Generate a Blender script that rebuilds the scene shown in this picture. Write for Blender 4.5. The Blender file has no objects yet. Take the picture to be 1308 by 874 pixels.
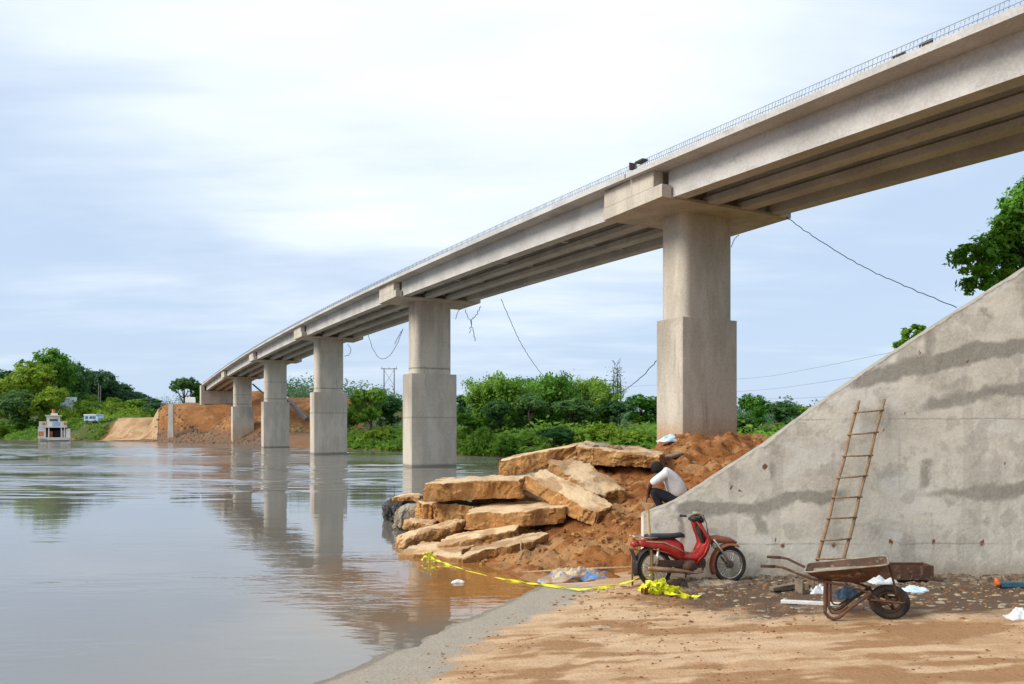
import bpy, bmesh, math, random
from mathutils import Vector, Matrix, noise, Euler
SC = bpy.context.scene
COL = SC.collection
H = 2.6
R = math.radians
random.seed(7)

def P(px, py, Y):
    """point seen at photo pixel (px,py) at depth Y metres from the camera"""
    return Vector(((px-654)*Y/1000, Y, H-(py-545)*Y/1000))
def lerp(a, b, t): return a+(b-a)*t
def clamp(t, a=0., b=1.): return max(a, min(b, t))
def ss(a, b, x):
    t = clamp((x-a)/(b-a)); return t*t*(3-2*t)
def interp(tab, x):
    if x <= tab[0][0]: return tab[0][1]
    for (a, va), (b, vb) in zip(tab, tab[1:]):
        if x <= b: return lerp(va, vb, (x-a)/(b-a))
    return tab[-1][1]
def fr(x, y, z=0., o=4): return noise.fractal(Vector((x, y, z)), 1.0, 2.0, o)
def nz(x, y, z=0.): return noise.noise(Vector((x, y, z)))

# ------------------------------------------------------------------ meshes
class MB:
    def __init__(s): s.v = []; s.f = []
    def add(s, vs, fs):
        n = len(s.v); s.v += [Vector(v) for v in vs]; s.f += [tuple(i+n for i in f) for f in fs]
    def box(s, c, size, rot=None):
        c = Vector(c); h = Vector(size)/2; vs = []
        for x in (-1, 1):
            for y in (-1, 1):
                for z in (-1, 1):
                    p = Vector((x*h.x, y*h.y, z*h.z))
                    if rot is not None: p = rot @ p
                    vs.append(c+p)
        s.add(vs, [(0,1,3,2),(4,6,7,5),(0,4,5,1),(2,3,7,6),(0,2,6,4),(1,5,7,3)])
        return s
    def hexa(s, b, t):            # four bottom corners, four top corners, same order
        s.add(list(b)+list(t), [(3,2,1,0),(4,5,6,7),(0,1,5,4),(1,2,6,5),(2,3,7,6),(3,0,4,7)]); return s
    def loft(s, rings, cap=True, closed=True):
        n = len(rings[0]); vs = [p for r in rings for p in r]; fs = []
        for i in range(len(rings)-1):
            for j in range(n if closed else n-1):
                k = (j+1) % n
                fs.append((i*n+j, i*n+k, (i+1)*n+k, (i+1)*n+j))
        if cap:
            fs.append(tuple(range(n-1, -1, -1))); fs.append(tuple((len(rings)-1)*n+j for j in range(n)))
        s.add(vs, fs); return s
    def tube(s, pts, r, seg=8, closed=False):
        pts = [Vector(p) for p in pts]; n = len(pts)
        rs = r if isinstance(r, (list, tuple)) else [r]*n
        rings = []; up = None
        for i, p in enumerate(pts):
            if closed: d = pts[(i+1) % n]-pts[i-1]
            else: d = pts[min(i+1, n-1)]-pts[max(i-1, 0)]
            d.normalize()
            if up is None:
                a = Vector((0, 0, 1)) if abs(d.z) < .9 else Vector((1, 0, 0))
                up = (a-d*a.dot(d)).normalized()
            else:
                up = (up-d*up.dot(d)).normalized()
            b = d.cross(up)
            rings.append([p+(up*math.cos(t)+b*math.sin(t))*rs[i] for t in [2*math.pi*k/seg for k in range(seg)]])
        if closed: rings.append(rings[0]); s.loft(rings, cap=False)
        else: s.loft(rings)
        return s
    def ring(s, c, axis, Rr, r, seg=28, rs=8, flat=1.0):
        c = Vector(c); a = Vector(axis).normalized()
        e = Vector((0, 0, 1)) if abs(a.z) < .9 else Vector((1, 0, 0))
        u = (e-a*e.dot(a)).normalized(); w = a.cross(u); rings = []
        for i in range(seg+1):
            t = 2*math.pi*i/seg; d = u*math.cos(t)+w*math.sin(t)
            rings.append([c+d*(Rr+r*math.cos(q))+a*(r*flat*math.sin(q)) for q in [2*math.pi*k/rs for k in range(rs)]])
        s.loft(rings, cap=False); return s
    def build(s, name, mat, parent=None, off=None, smooth=False, bevel=0, weld=False):
        me = bpy.data.meshes.new(name)
        o3 = Vector(off) if off is not None else Vector()
        me.from_pydata([v-o3 for v in s.v], [], s.f)
        bm = bmesh.new(); bm.from_mesh(me)
        if weld: bmesh.ops.remove_doubles(bm, verts=bm.verts, dist=1e-5)
        bmesh.ops.recalc_face_normals(bm, faces=bm.faces)
        if bevel:
            eds = [e for e in bm.edges if len(e.link_faces) == 2 and e.calc_face_angle(0) > .5]
            bmesh.ops.bevel(bm, geom=eds, offset=bevel, segments=2, profile=.6, affect='EDGES', clamp_overlap=True)
        bm.to_mesh(me); bm.free()
        if smooth: me.polygons.foreach_set('use_smooth', [True]*len(me.polygons))
        if mat: me.materials.append(mat)
        ob = bpy.data.objects.new(name, me); COL.objects.link(ob)
        if parent: ob.parent = parent
        elif off is not None: ob.location = o3
        return ob

def tag(o, label=None, cat=None, group=None, kind=None):
    if label: o['label'] = label
    if cat: o['category'] = cat
    if group: o['group'] = group
    if kind: o['kind'] = kind
    return o
def thing(name, loc, label, cat, rz=0, group=None):
    o = bpy.data.objects.new(name, None); COL.objects.link(o)
    o.location = loc; o.rotation_euler = (0, 0, rz); o.empty_display_size = .2
    return tag(o, label, cat, group)
def smooth_angle(o, deg=35):
    me = o.data; me.polygons.foreach_set('use_smooth', [True]*len(me.polygons))
    try: me.set_sharp_from_angle(angle=R(deg))
    except Exception: pass
    return o
def grid(name, xs, ys, f, mat, attrs=None, smooth=True, kind=None, cull=None):
    vs = []; at = {}
    for y in ys:
        for x in xs:
            q = f(x, y); vs.append((x, y, q) if not isinstance(q, Vector) else q)
    n = len(xs); fs = []
    for j in range(len(ys)-1):
        for i in range(n-1):
            if cull and cull(xs[i], ys[j]): continue
            fs.append((j*n+i, j*n+i+1, (j+1)*n+i+1, (j+1)*n+i))
    me = bpy.data.meshes.new(name); me.from_pydata(vs, [], fs)
    if attrs:
        for an, fn in attrs.items():
            a = me.attributes.new(an, 'FLOAT', 'POINT')
            a.data.foreach_set('value', [clamp(fn(Vector(v))) for v in vs])
    if smooth: me.polygons.foreach_set('use_smooth', [True]*len(me.polygons))
    me.materials.append(mat)
    o = bpy.data.objects.new(name, me); COL.objects.link(o)
    if kind: o['kind'] = kind
    return o
def frange(a, b, st):
    n = max(1, int(round((b-a)/st))); return [a+(b-a)*i/n for i in range(n+1)]

# ------------------------------------------------------------------ materials
def newmat(name):
    m = bpy.data.materials.new(name); m.use_nodes = True
    nt = m.node_tree; return m, nt, nt.nodes['Principled BSDF']
def nd(nt, t, **kw):
    n = nt.nodes.new(t)
    for k, v in kw.items():
        if k in n.inputs: n.inputs[k].default_value = v
        else: setattr(n, k, v)
    return n
def mixc(nt, fac, a, b, blend='MIX'):
    m = nt.nodes.new('ShaderNodeMix'); m.data_type = 'RGBA'; m.blend_type = blend
    for sock, val in ((m.inputs[0], fac), (m.inputs[6], a), (m.inputs[7], b)):
        if isinstance(val, (int, float)): sock.default_value = val
        elif isinstance(val, tuple): sock.default_value = (*val, 1)
        else: nt.links.new(val, sock)
    return m.outputs[2]
def mth(nt, op, a, b=0., c=0.):
    m = nt.nodes.new('ShaderNodeMath'); m.operation = op
    for i, val in enumerate((a, b, c)):
        if isinstance(val, (int, float)): m.inputs[i].default_value = val
        else: nt.links.new(val, m.inputs[i])
    return m.outputs[0]
def mrange(nt, v, a, b, c=0., d=1.):
    m = nt.nodes.new('ShaderNodeMapRange'); m.interpolation_type = 'SMOOTHSTEP'
    nt.links.new(v, m.inputs[0])
    for i, q in enumerate((a, b, c, d)): m.inputs[i+1].default_value = q
    return m.outputs[0]
def ntex(nt, vec, scale, detail=6., rough=.6, stretch=None, dist=0.):
    if stretch:
        mp = nd(nt, 'ShaderNodeMapping'); mp.inputs['Scale'].default_value = stretch
        nt.links.new(vec, mp.inputs['Vector']); vec = mp.outputs[0]
    n = nd(nt, 'ShaderNodeTexNoise'); n.inputs['Scale'].default_value = scale
    n.inputs['Detail'].default_value = detail; n.inputs['Roughness'].default_value = rough
    n.inputs['Distortion'].default_value = dist
    nt.links.new(vec, n.inputs['Vector']); return n.outputs[0]
def surf(name, c1, c2, scale=3., stretch=None, rough=.85, bump=.3, bscale=25., bdist=.02, metal=0., attrs=(), c3=None,
         s3=None, stretch3=None, spec=.3, vary=0., lim=(.4, .6), lim3=(.52, .68), fine=.25, lines=()):
    m, nt, b = newmat(name)
    vec = nd(nt, 'ShaderNodeTexCoord').outputs['Object']
    n1 = ntex(nt, vec, scale, 8, .6, stretch)
    col = mixc(nt, mrange(nt, n1, *lim), c1, c2)
    if c3:
        n3 = ntex(nt, vec, s3 or scale*2.3, 6, .65, stretch3, .3)
        col = mixc(nt, mrange(nt, n3, *lim3), col, c3)
    for an, c, k in attrs:
        a = nd(nt, 'ShaderNodeAttribute'); a.attribute_name = an
        nn = ntex(nt, vec, 9., 9, .75)
        f = mth(nt, 'ADD', a.outputs['Fac'], mth(nt, 'MULTIPLY', mth(nt, 'SUBTRACT', nn, .5), .75))
        f = mth(nt, 'MULTIPLY', mrange(nt, f, .12, .85), k)
        col = mixc(nt, f, col, c)
    for zl in lines:
        sz_ = nd(nt, 'ShaderNodeSeparateXYZ'); nt.links.new(vec, sz_.inputs[0])
        dz_ = mth(nt, 'ABSOLUTE', mth(nt, 'ADD', mth(nt, 'SUBTRACT', sz_.outputs[2], zl), mth(nt, 'MULTIPLY', mth(nt, 'SUBTRACT', ntex(nt, vec, 1.1, 5), .5), .09)))
        col = mixc(nt, mth(nt, 'MULTIPLY', mth(nt, 'SUBTRACT', 1., mrange(nt, dz_, .004, .02)), mrange(nt, ntex(nt, vec, 1.7, 3), .4, .6, .0, .5)), col, (.25,.215,.175))
    if fine:
        nf = ntex(nt, vec, bscale*1.7, 4, .7)
        col = mixc(nt, fine, col, mixc(nt, mrange(nt, nf, .3, .7), (.25, .25, .25), (.75, .75, .75)), 'OVERLAY')
    if vary:
        oi = nd(nt, 'ShaderNodeObjectInfo')
        hs = nd(nt, 'ShaderNodeHueSaturation'); nt.links.new(col, hs.inputs['Color'])
        nt.links.new(mrange(nt, oi.outputs['Random'], 0, 1, 1-vary, 1+vary), hs.inputs['Value']); col = hs.outputs[0]
    nt.links.new(col, b.inputs['Base Color'])
    b.inputs['Metallic'].default_value = metal
    b.inputs['Specular IOR Level'].default_value = spec
    rn = ntex(nt, vec, scale*2, 4)
    nt.links.new(mrange(nt, rn, .3, .7, max(.05, rough-.12), min(1, rough+.1)), b.inputs['Roughness'])
    if bump:
        bp = nd(nt, 'ShaderNodeBump'); bp.inputs['Strength'].default_value = bump; bp.inputs['Distance'].default_value = bdist
        nt.links.new(ntex(nt, vec, bscale, 8, .65), bp.inputs['Height']); nt.links.new(bp.outputs[0], b.inputs['Normal'])
    return m

M = {}
M['concrete'] = surf('pier_concrete', (.60,.535,.44), (.49,.435,.355), 1.1, (1.2,1.2,.35), .9, .25, 9, .03, c3=(.36,.315,.255), s3=1.7, stretch3=(2.2,2.2,.16), lim3=(.56,.76),
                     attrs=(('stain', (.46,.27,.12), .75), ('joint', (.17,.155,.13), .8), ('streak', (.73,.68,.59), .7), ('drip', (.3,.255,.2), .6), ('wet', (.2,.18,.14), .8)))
M['deck_concrete'] = surf('deck_concrete', (.60,.575,.54), (.49,.47,.44), .5, None, .88, .15, 8, .02, c3=(.40,.37,.33), s3=.9, stretch3=(1,1,2.5), lim3=(.55,.75))
M['old_form'] = surf('formwork_board', (.06,.05,.045), (.1,.08,.06), 5, None, .9)
M['wall'] = surf('wall_concrete', (.70,.64,.525), (.57,.52,.425), .9, (1,1,1.6), .9, .35, 16, .02, c3=(.43,.395,.33), s3=2.6, lines=(.71, 2.72), lim3=(.56,.74),
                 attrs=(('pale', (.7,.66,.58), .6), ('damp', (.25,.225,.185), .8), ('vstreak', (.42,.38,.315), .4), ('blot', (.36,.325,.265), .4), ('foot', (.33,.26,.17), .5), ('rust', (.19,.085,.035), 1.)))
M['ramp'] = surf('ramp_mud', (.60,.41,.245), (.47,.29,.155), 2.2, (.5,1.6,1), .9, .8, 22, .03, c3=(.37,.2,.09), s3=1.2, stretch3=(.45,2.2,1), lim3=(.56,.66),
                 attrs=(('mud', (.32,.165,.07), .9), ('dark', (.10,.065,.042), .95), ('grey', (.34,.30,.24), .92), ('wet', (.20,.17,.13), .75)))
M['mound'] = surf('mound_earth', (.31,.12,.032), (.21,.075,.02), 1.6, None, .95, .8, 14, .06, c3=(.42,.21,.08), s3=2.2, lim3=(.54,.7),
                  attrs=(('pale', (.46,.26,.11), .6), ('grass', (.07,.1,.02), .8)))
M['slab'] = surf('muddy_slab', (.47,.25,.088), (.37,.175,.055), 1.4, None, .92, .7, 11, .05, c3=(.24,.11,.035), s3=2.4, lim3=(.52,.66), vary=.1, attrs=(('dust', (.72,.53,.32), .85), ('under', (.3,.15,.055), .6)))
M['grey_rock'] = surf('grey_rock', (.34,.29,.22), (.22,.17,.12), 2.2, None, .9, .6, 10, .05, c3=(.45,.27,.12), s3=1.6)
M['dark_rock'] = surf('dark_rock', (.09,.085,.08), (.05,.048,.045), 3, None, .7, .5, 10, .05)
M['far_earth'] = surf('far_earth', (.34,.15,.05), (.25,.105,.035), .35, None, .95, .6, 2., .3, c3=(.42,.22,.09), s3=.6,
                      attrs=(('green', (.05,.085,.018), .9), ('rock', (.17,.1,.06), .8)))
M['sand'] = surf('sand_path', (.46,.31,.17), (.36,.21,.10), .35, None, .95, .5, 2, .2, c3=(.3,.14,.055), s3=.5)
M['bed'] = surf('river_bed', (.2,.12,.06), (.15,.09,.04), .5)
M['wood'] = surf('weathered_wood', (.30,.195,.115), (.21,.13,.075), 6, (4,4,.6), .85, .3, 40, .004)
M['pale_wood'] = surf('pale_wood', (.52,.36,.19), (.4,.25,.12), 6, (4,4,.6), .85, .3, 40, .004)
M['rust'] = surf('rusty_steel', (.12,.05,.026), (.07,.036,.022), 6, None, .8, .4, 40, .004, c3=(.3,.2,.13), s3=9, lim3=(.55,.7), spec=.4)
M['rust_dark'] = surf('dark_rusty_steel', (.055,.032,.022), (.09,.045,.025), 8, None, .8, .3, 40, .004)
M['tray_mud'] = surf('cement_crust', (.33,.29,.23), (.24,.19,.14), 7, None, .9, .6, 30, .01)
M['rubber'] = surf('dusty_rubber', (.025,.023,.022), (.06,.045,.032), 8, None, .85, .2, 60, .003)
M['red'] = surf('red_plastic', (.48,.018,.016), (.38,.014,.013), 5, None, .35, .03, 50, .002, c3=(.33,.09,.045), s3=8, lim3=(.5,.7), spec=.5, fine=.15)
M['dusty_red'] = surf('dusty_red_plastic', (.3,.08,.045), (.34,.15,.07), 6, None, .6, .05, 50, .002)
M['seat'] = surf('black_vinyl', (.02,.026,.032), (.035,.04,.046), 8, None, .45, .15, 60, .002)
M['black'] = surf('black_plastic', (.018,.016,.016), (.035,.028,.024), 8, None, .5, .1, 60, .002)
M['steel'] = surf('dull_chrome', (.55,.52,.47), (.4,.34,.27), 9, None, .32, .05, 60, .002, metal=.9)
M['engine'] = surf('dirty_alloy', (.09,.075,.06), (.15,.11,.075), 12, None, .6, .3, 60, .004, metal=.4)
M['exhaust'] = surf('brown_exhaust', (.42,.27,.17), (.3,.16,.09), 9, None, .4, .05, 60, .002, metal=.6)
M['lens'] = surf('clear_lens', (.5,.48,.42), (.45,.4,.33), 9, None, .2, 0)
M['tape'] = surf('yellow_tape', (.78,.8,.03), (.66,.66,.02), 8, None, .5, .1, 60, .003, spec=.4)
M['sack'] = surf('woven_sack', (.62,.5,.35), (.36,.22,.12), 4, None, .8, .4, 60, .008, c3=(.14,.3,.58), s3=5.5, lim3=(.53,.57))
M['straw'] = surf('dry_straw', (.45,.37,.26), (.3,.23,.15), 8, (1,6,1), .9, .3, 40, .01)
M['plastic_white'] = surf('white_plastic', (.75,.76,.76), (.62,.62,.6), 5, None, .5, .2, 30, .01)
M['sheet'] = surf('pale_blue_sheet', (.62,.76,.88), (.5,.66,.8), 4, None, .5, .2, 20, .01)
M['navy'] = surf('navy_plastic', (.014,.03,.055), (.03,.06,.09), 6, None, .4, .3, 30, .01, c3=(.05,.16,.2), s3=7)
M['blue_pipe'] = surf('blue_pipe', (.03,.1,.16), (.045,.12,.17), 6, None, .5)
M['orange'] = surf('orange_cap', (.7,.13,.03), (.6,.16,.05), 6, None, .5)
M['brick'] = surf('brown_brick', (.25,.1,.045), (.19,.075,.03), 6, None, .9)
M['stone'] = surf('rubble_stone', (.23,.185,.135), (.15,.105,.07), 4, None, .9, .4, 30, .01, c3=(.36,.31,.25), s3=3, lim3=(.6,.7))
M['clod'] = surf('earth_clods', (.3,.15,.06), (.22,.1,.04), 4, None, .95, .4, 30, .01)
M['wire'] = surf('black_wire', (.02,.02,.022), (.03,.03,.03), 6, None, .7, 0)
M['rebar'] = surf('rebar_steel', (.36,.42,.48), (.3,.33,.36), 6, None, .6, 0, metal=.3)
M['pole'] = surf('utility_pole', (.25,.23,.21), (.19,.17,.15), 3, None, .85)
M['bark'] = surf('bark', (.12,.085,.06), (.075,.055,.04), 4, (3,3,.7), .95, .5, 12, .03)
M['bamboo'] = surf('bamboo_culm', (.16,.17,.06), (.12,.12,.05), 4, None, .7, .1)
M['boat_white'] = surf('weathered_white_paint', (.8,.77,.71), (.7,.64,.56), .8, None, .6, .1, 4, .02, c3=(.42,.22,.1), s3=1.1, lim3=(.66,.76))
M['boat_blue'] = surf('pale_blue_paint', (.4,.55,.72), (.32,.48,.66), 1, None, .6)
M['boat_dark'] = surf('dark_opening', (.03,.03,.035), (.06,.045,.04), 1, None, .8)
M['boat_orange'] = surf('orange_paint', (.6,.24,.08), (.5,.2,.07), 1.4, None, .7)
M['yellow'] = surf('machine_yellow', (.62,.33,.03), (.5,.24,.03), 1, None, .5)
M['glass'] = surf('window_glass', (.05,.07,.09), (.07,.09,.11), 1, None, .12, 0, spec=.6)
M['roof_white'] = surf('white_sheet_roof', (.72,.74,.76), (.6,.63,.66), .6, None, .6)
M['skin'] = surf('dark_skin', (.075,.035,.02), (.06,.028,.016), 6, None, .55, .05)
M['shirt'] = surf('white_shirt', (.74,.74,.74), (.66,.66,.65), 5, None, .9, .5, 9, .02)
M['trouser'] = surf('dark_trousers', (.014,.016,.024), (.025,.026,.034), 6, None, .9, .3, 20, .01)
M['hair'] = surf('black_hair', (.012,.01,.01), (.025,.02,.018), 30, None, .9, .6, 60, .01)

def leafmat(name, dark, mid, light, warm=0.):
    m, nt, b = newmat(name)
    a = nd(nt, 'ShaderNodeAttribute'); a.attribute_name = 'tone'
    r = nd(nt, 'ShaderNodeValToRGB'); e = r.color_ramp.elements
    e[0].color = (*dark, 1); e[1].color = (*light, 1); k = e.new(.5); k.color = (*mid, 1)
    nt.links.new(a.outputs['Fac'], r.inputs[0])
    oi = nd(nt, 'ShaderNodeObjectInfo'); hs = nd(nt, 'ShaderNodeHueSaturation')
    nt.links.new(r.outputs[0], hs.inputs['Color'])
    nt.links.new(mrange(nt, oi.outputs['Random'], 0, 1, .475, .52), hs.inputs['Hue'])
    nt.links.new(mrange(nt, oi.outputs['Random'], 0, 1, 1.4, .95), hs.inputs['Value'])
    nt.links.new(hs.outputs[0], b.inputs['Base Color'])
    b.inputs['Roughness'].default_value = .6; b.inputs['Specular IOR Level'].default_value = .25
    tr = nd(nt, 'ShaderNodeBsdfTranslucent'); nt.links.new(hs.outputs[0], tr.inputs['Color'])
    mx = nd(nt, 'ShaderNodeMixShader'); mx.inputs[0].default_value = .42
    nt.links.new(b.outputs[0], mx.inputs[1]); nt.links.new(tr.outputs[0], mx.inputs[2])
    nt.links.new(mx.outputs[0], nt.nodes['Material Output'].inputs['Surface'])
    return m
M['leaf'] = leafmat('broad_leaves', (.05,.14,.014), (.13,.29,.028), (.27,.44,.045))
M['leaf_dark'] = leafmat('dark_leaves', (.028,.09,.032), (.068,.175,.045), (.14,.28,.06))
M['leaf_bright'] = leafmat('bright_leaves', (.075,.17,.014), (.16,.29,.02), (.28,.42,.045))
M['leaf_far'] = leafmat('hill_leaves', (.045,.115,.06), (.08,.175,.07), (.14,.25,.085))  # bluish tint puts the distance haze into the leaf colour
M['leaf_near'] = leafmat('glossy_leaves', (.05,.16,.012), (.14,.33,.025), (.27,.48,.05))

# water
def water_mat():
    m, nt, b = newmat('river_water')
    vec = nd(nt, 'ShaderNodeTexCoord').outputs['Object']
    n = ntex(nt, vec, .05, 4, .5, (.6,1.6,1))
    wc = mixc(nt, mrange(nt, n, .35, .65), (.20,.18,.155), (.175,.16,.135))
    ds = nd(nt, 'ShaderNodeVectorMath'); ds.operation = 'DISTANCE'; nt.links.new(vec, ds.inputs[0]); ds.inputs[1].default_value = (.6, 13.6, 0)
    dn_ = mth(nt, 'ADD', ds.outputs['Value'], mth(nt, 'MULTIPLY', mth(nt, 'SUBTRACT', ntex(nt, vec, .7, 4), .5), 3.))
    wc = mixc(nt, mth(nt, 'SUBTRACT', 1., mrange(nt, dn_, 1.2, 5.5)), wc, (.30,.135,.035))   # silty shallows, with the mud's orange reflection painted into the colour
    nt.links.new(wc, b.inputs['Base Color'])
    b.inputs['IOR'].default_value = 1.75; b.inputs['Specular IOR Level'].default_value = .5
    streak = mrange(nt, ntex(nt, vec, 1., 5, .6, (.022,.11,1), .5), .4, .56)
    fine = ntex(nt, vec, 1., 3, .5, (2.0,5.5,1), .4)
    mid = ntex(nt, vec, 1., 3, .5, (.35,1.3,1), .3)
    hgt = mth(nt, 'ADD', mth(nt, 'MULTIPLY', fine, .35), mid)
    sep = nd(nt, 'ShaderNodeSeparateXYZ'); nt.links.new(vec, sep.inputs[0])
    far = mrange(nt, sep.outputs['Y'], 30., 46.)          # open current is rougher than the sheltered bay by the ramp
    near = mth(nt, 'SUBTRACT', 1., mrange(nt, sep.outputs['Y'], 13., 20.))
    calm = mrange(nt, ntex(nt, vec, 1., 3, .5, (.12,.3,1)), .45, .6)
    amp = mth(nt, 'ADD', mth(nt, 'MULTIPLY', mth(nt, 'MULTIPLY', streak, far), .12), mth(nt, 'ADD', .016, mth(nt, 'MULTIPLY', mth(nt, 'MULTIPLY', near, calm), .075)))
    bp = nd(nt, 'ShaderNodeBump'); bp.inputs['Distance'].default_value = .32
    nt.links.new(amp, bp.inputs['Strength']); nt.links.new(hgt, bp.inputs['Height']); nt.links.new(bp.outputs[0], b.inputs['Normal'])
    nt.links.new(mth(nt, 'ADD', mth(nt, 'MULTIPLY', mth(nt, 'MULTIPLY', streak, far), .12), .025), b.inputs['Roughness'])
    return m
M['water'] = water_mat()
# ------------------------------------------------------------------ camera, sky, sun
cam = bpy.data.cameras.new('camera'); co = bpy.data.objects.new('camera', cam); COL.objects.link(co)
co.location = (0, 0, H); co.rotation_euler = (R(90), 0, 0)
cam.sensor_width = 36; cam.lens = 36*1000/1308; cam.shift_y = (545-437)/1308
cam.clip_start = .1; cam.clip_end = 5000
SC.camera = co
SUN_EL, SUN_DIR = 38, Vector((-.80, -.30, 0)).normalized()
world = bpy.data.worlds.new('World'); SC.world = world; world.use_nodes = True
nt = world.node_tree; bg = nt.nodes['Background']
sky = nt.nodes.new('ShaderNodeTexSky'); sky.sky_type = 'NISHITA'; sky.sun_disc = False
sky.sun_elevation = R(SUN_EL); sky.sun_rotation = math.atan2(SUN_DIR.x, SUN_DIR.y)
vec = nd(nt, 'ShaderNodeTexCoord').outputs['Generated']
sp = nd(nt, 'ShaderNodeSeparateXYZ'); nt.links.new(vec, sp.inputs[0])
den = mth(nt, 'ADD', mth(nt, 'MAXIMUM', sp.outputs[2], 0.), .13)
cb = nd(nt, 'ShaderNodeCombineXYZ')
nt.links.new(mth(nt, 'DIVIDE', sp.outputs[0], den), cb.inputs[0]); nt.links.new(mth(nt, 'DIVIDE', sp.outputs[1], den), cb.inputs[1])
cl = ntex(nt, cb.outputs[0], .62, 6, .52, (1,1.25,1), .35)
cl2 = ntex(nt, cb.outputs[0], 1.7, 5, .55, (.55,1.6,1), .3)
def lobe(px, py, lo):
    d = Vector((px-654, 1000, 545-py)).normalized()
    dp = nd(nt, 'ShaderNodeVectorMath'); dp.operation = 'DOT_PRODUCT'; nt.links.new(vec, dp.inputs[0]); dp.inputs[1].default_value = d
    return mrange(nt, dp.outputs['Value'], lo, 1.)
el = mrange(nt, sp.outputs[2], 0., .5)
br = mth(nt, 'ADD', mth(nt, 'MULTIPLY', el, .36), mth(nt, 'MULTIPLY', lobe(600, -60, .82), .52))
br = mth(nt, 'ADD', br, mth(nt, 'MULTIPLY', mth(nt, 'SUBTRACT', cl, .5), 1.25))
br = mth(nt, 'ADD', br, mth(nt, 'MULTIPLY', mth(nt, 'SUBTRACT', cl2, .5), .95))
br = mth(nt, 'ADD', br, -.02)
CLOUD_LO, CLOUD_HI = (4.75, 5.9, 7.6), (8.8, 9.4, 9.7)
cloud = mixc(nt, mrange(nt, br, 0., 1.), CLOUD_LO, CLOUD_HI)
nt.links.new(mixc(nt, .88, sky.outputs[0], cloud), bg.inputs['Color']); bg.inputs['Strength'].default_value = .1
sl = bpy.data.lights.new('sun', 'SUN'); sl.energy = 2.8; sl.angle = R(28); sl.color = (1, .93, .82)
so = bpy.data.objects.new('sun', sl); COL.objects.link(so)
sd = Vector((SUN_DIR.x*math.cos(R(SUN_EL)), SUN_DIR.y*math.cos(R(SUN_EL)), math.sin(R(SUN_EL))))
so.rotation_euler = sd.to_track_quat('Z', 'Y').to_euler(); so.location = sd*300
vs_ = SC.view_settings; vs_.view_transform = 'Standard'; vs_.look = 'None'; vs_.gamma = 1; vs_.exposure = 0.36; vs_.use_curve_mapping = False
SC.render.engine = 'CYCLES'; SC.cycles.use_denoising = True
SC.cycles.max_bounces = 6; SC.cycles.diffuse_bounces = 2; SC.cycles.glossy_bounces = 3; SC.cycles.transmission_bounces = 4
SC.cycles.caustics_reflective = False; SC.cycles.caustics_refractive = False

# ------------------------------------------------------------------ river, bed
def plane(name, x0, x1, y0, y1, z, mat):
    m = MB(); m.add([(x0,y0,z),(x1,y0,z),(x1,y1,z),(x0,y1,z)], [(0,1,2,3)])
    return tag(m.build(name, mat), kind='structure')
plane('ground', -3000, 3000, -300, 4000, -2.2, M['bed'])
def wave(x, y):
    f = ss(25, 33, y)*(1-ss(150, 190, y))
    if f <= 0 or x < -125 or x > 26: return 0.
    st = fr(x*.016+.3*y*.016, y*.075, 21, 4)+.35*fr(x*.05, y*.3, 25, 3)
    a = f*(.10+.90*ss(-.12, .1, st))*ss(-125, -105, x)*(1-ss(18, 26, x))
    return a*(.052*nz(x*.33, y*1.05, 2)+.031*nz(x*.7, y*2.3, 4))
xs = [-700,-400,-250,-160]+frange(-126, 27, .55)+[40,90,300]
ys = [-60,-20,0,10,18]+frange(24, 110, .13)[:-1]+frange(110, 192, .2)+[230,320,500,900]
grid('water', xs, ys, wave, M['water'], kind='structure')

# ------------------------------------------------------------------ far bank
BANK = [(-700,560),(-400,420),(-200,255),(-131,205),(-112,172),(-98,153),(-85,146),(-73,141),(-58,129),(-42,116),(-30,103),(-18,90),(-9,78),(-2.3,69),(11,59),(28,53),(60,50),(300,46)]
def bank_d(x, y): return (y-interp(BANK, x))*.74
def bump2(x, y, x0, x1, y0, y1, sx, sy): return ss(x0-sx, x0+sx, x)*(1-ss(x1-sx, x1+sx, x))*ss(y0-sy, y0+sy, y)*(1-ss(y1-sy, y1+sy, y))
def far_z(x, y):
    d = bank_d(x, y)
    if d < 0: return max(-1.9, d*.3)
    z = 1.1*ss(0, 4, d)+min(d, 60)*.035
    hill = ss(-75, -130, x)
    z += hill*(4*ss(4, 45, d)+3*ss(40, 130, d))
    z += ss(-20, -75, x)*2*ss(25, 120, d)
    emb = max(bump2(x, y, -64.5, -42, 134, 220, 3.2, 5.)*6.7, bump2(x, y, -47, -22, 121, 200, 5.5, 9)*7.4, bump2(x,y,-58,-46,147,400,4,5)*9.3)
    road = bump2(x, y, -85, -64, 140, 170, 5, 9)*3.6
    z = max(z, emb*ss(0, 5, d), (road+.5)*ss(0, 6, d))
    rough = .5*fr(x*.11, y*.11, 3.)+.22*fr(x*.5, y*.5, 9.)
    return z+rough*ss(0, 3, d)*(.35 if -86 < x < -66 else 1)
def emb_mask(v):
    x, y, z = v
    e = max(bump2(x, y, -66, -40, 124, 230, 2, 3), bump2(x, y, -52, -14, 100, 215, 3, 6), bump2(x, y, -60, -45, 120, 400, 3, 3))
    rd = bump2(x, y, -75, -62, 120, 172, 2, 4)
    return e, rd
xs = frange(-700, -150, 22)[:-1]+frange(-150, -92, 3.)[:-1]+frange(-92, -10, .8)[:-1]+frange(-10, 30, 2)[:-1]+frange(30, 300, 18)
ys = frange(42, 95, 2.)[:-1]+frange(95, 165, .9)[:-1]+frange(165, 330, 6)[:-1]+frange(330, 900, 45)
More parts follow.
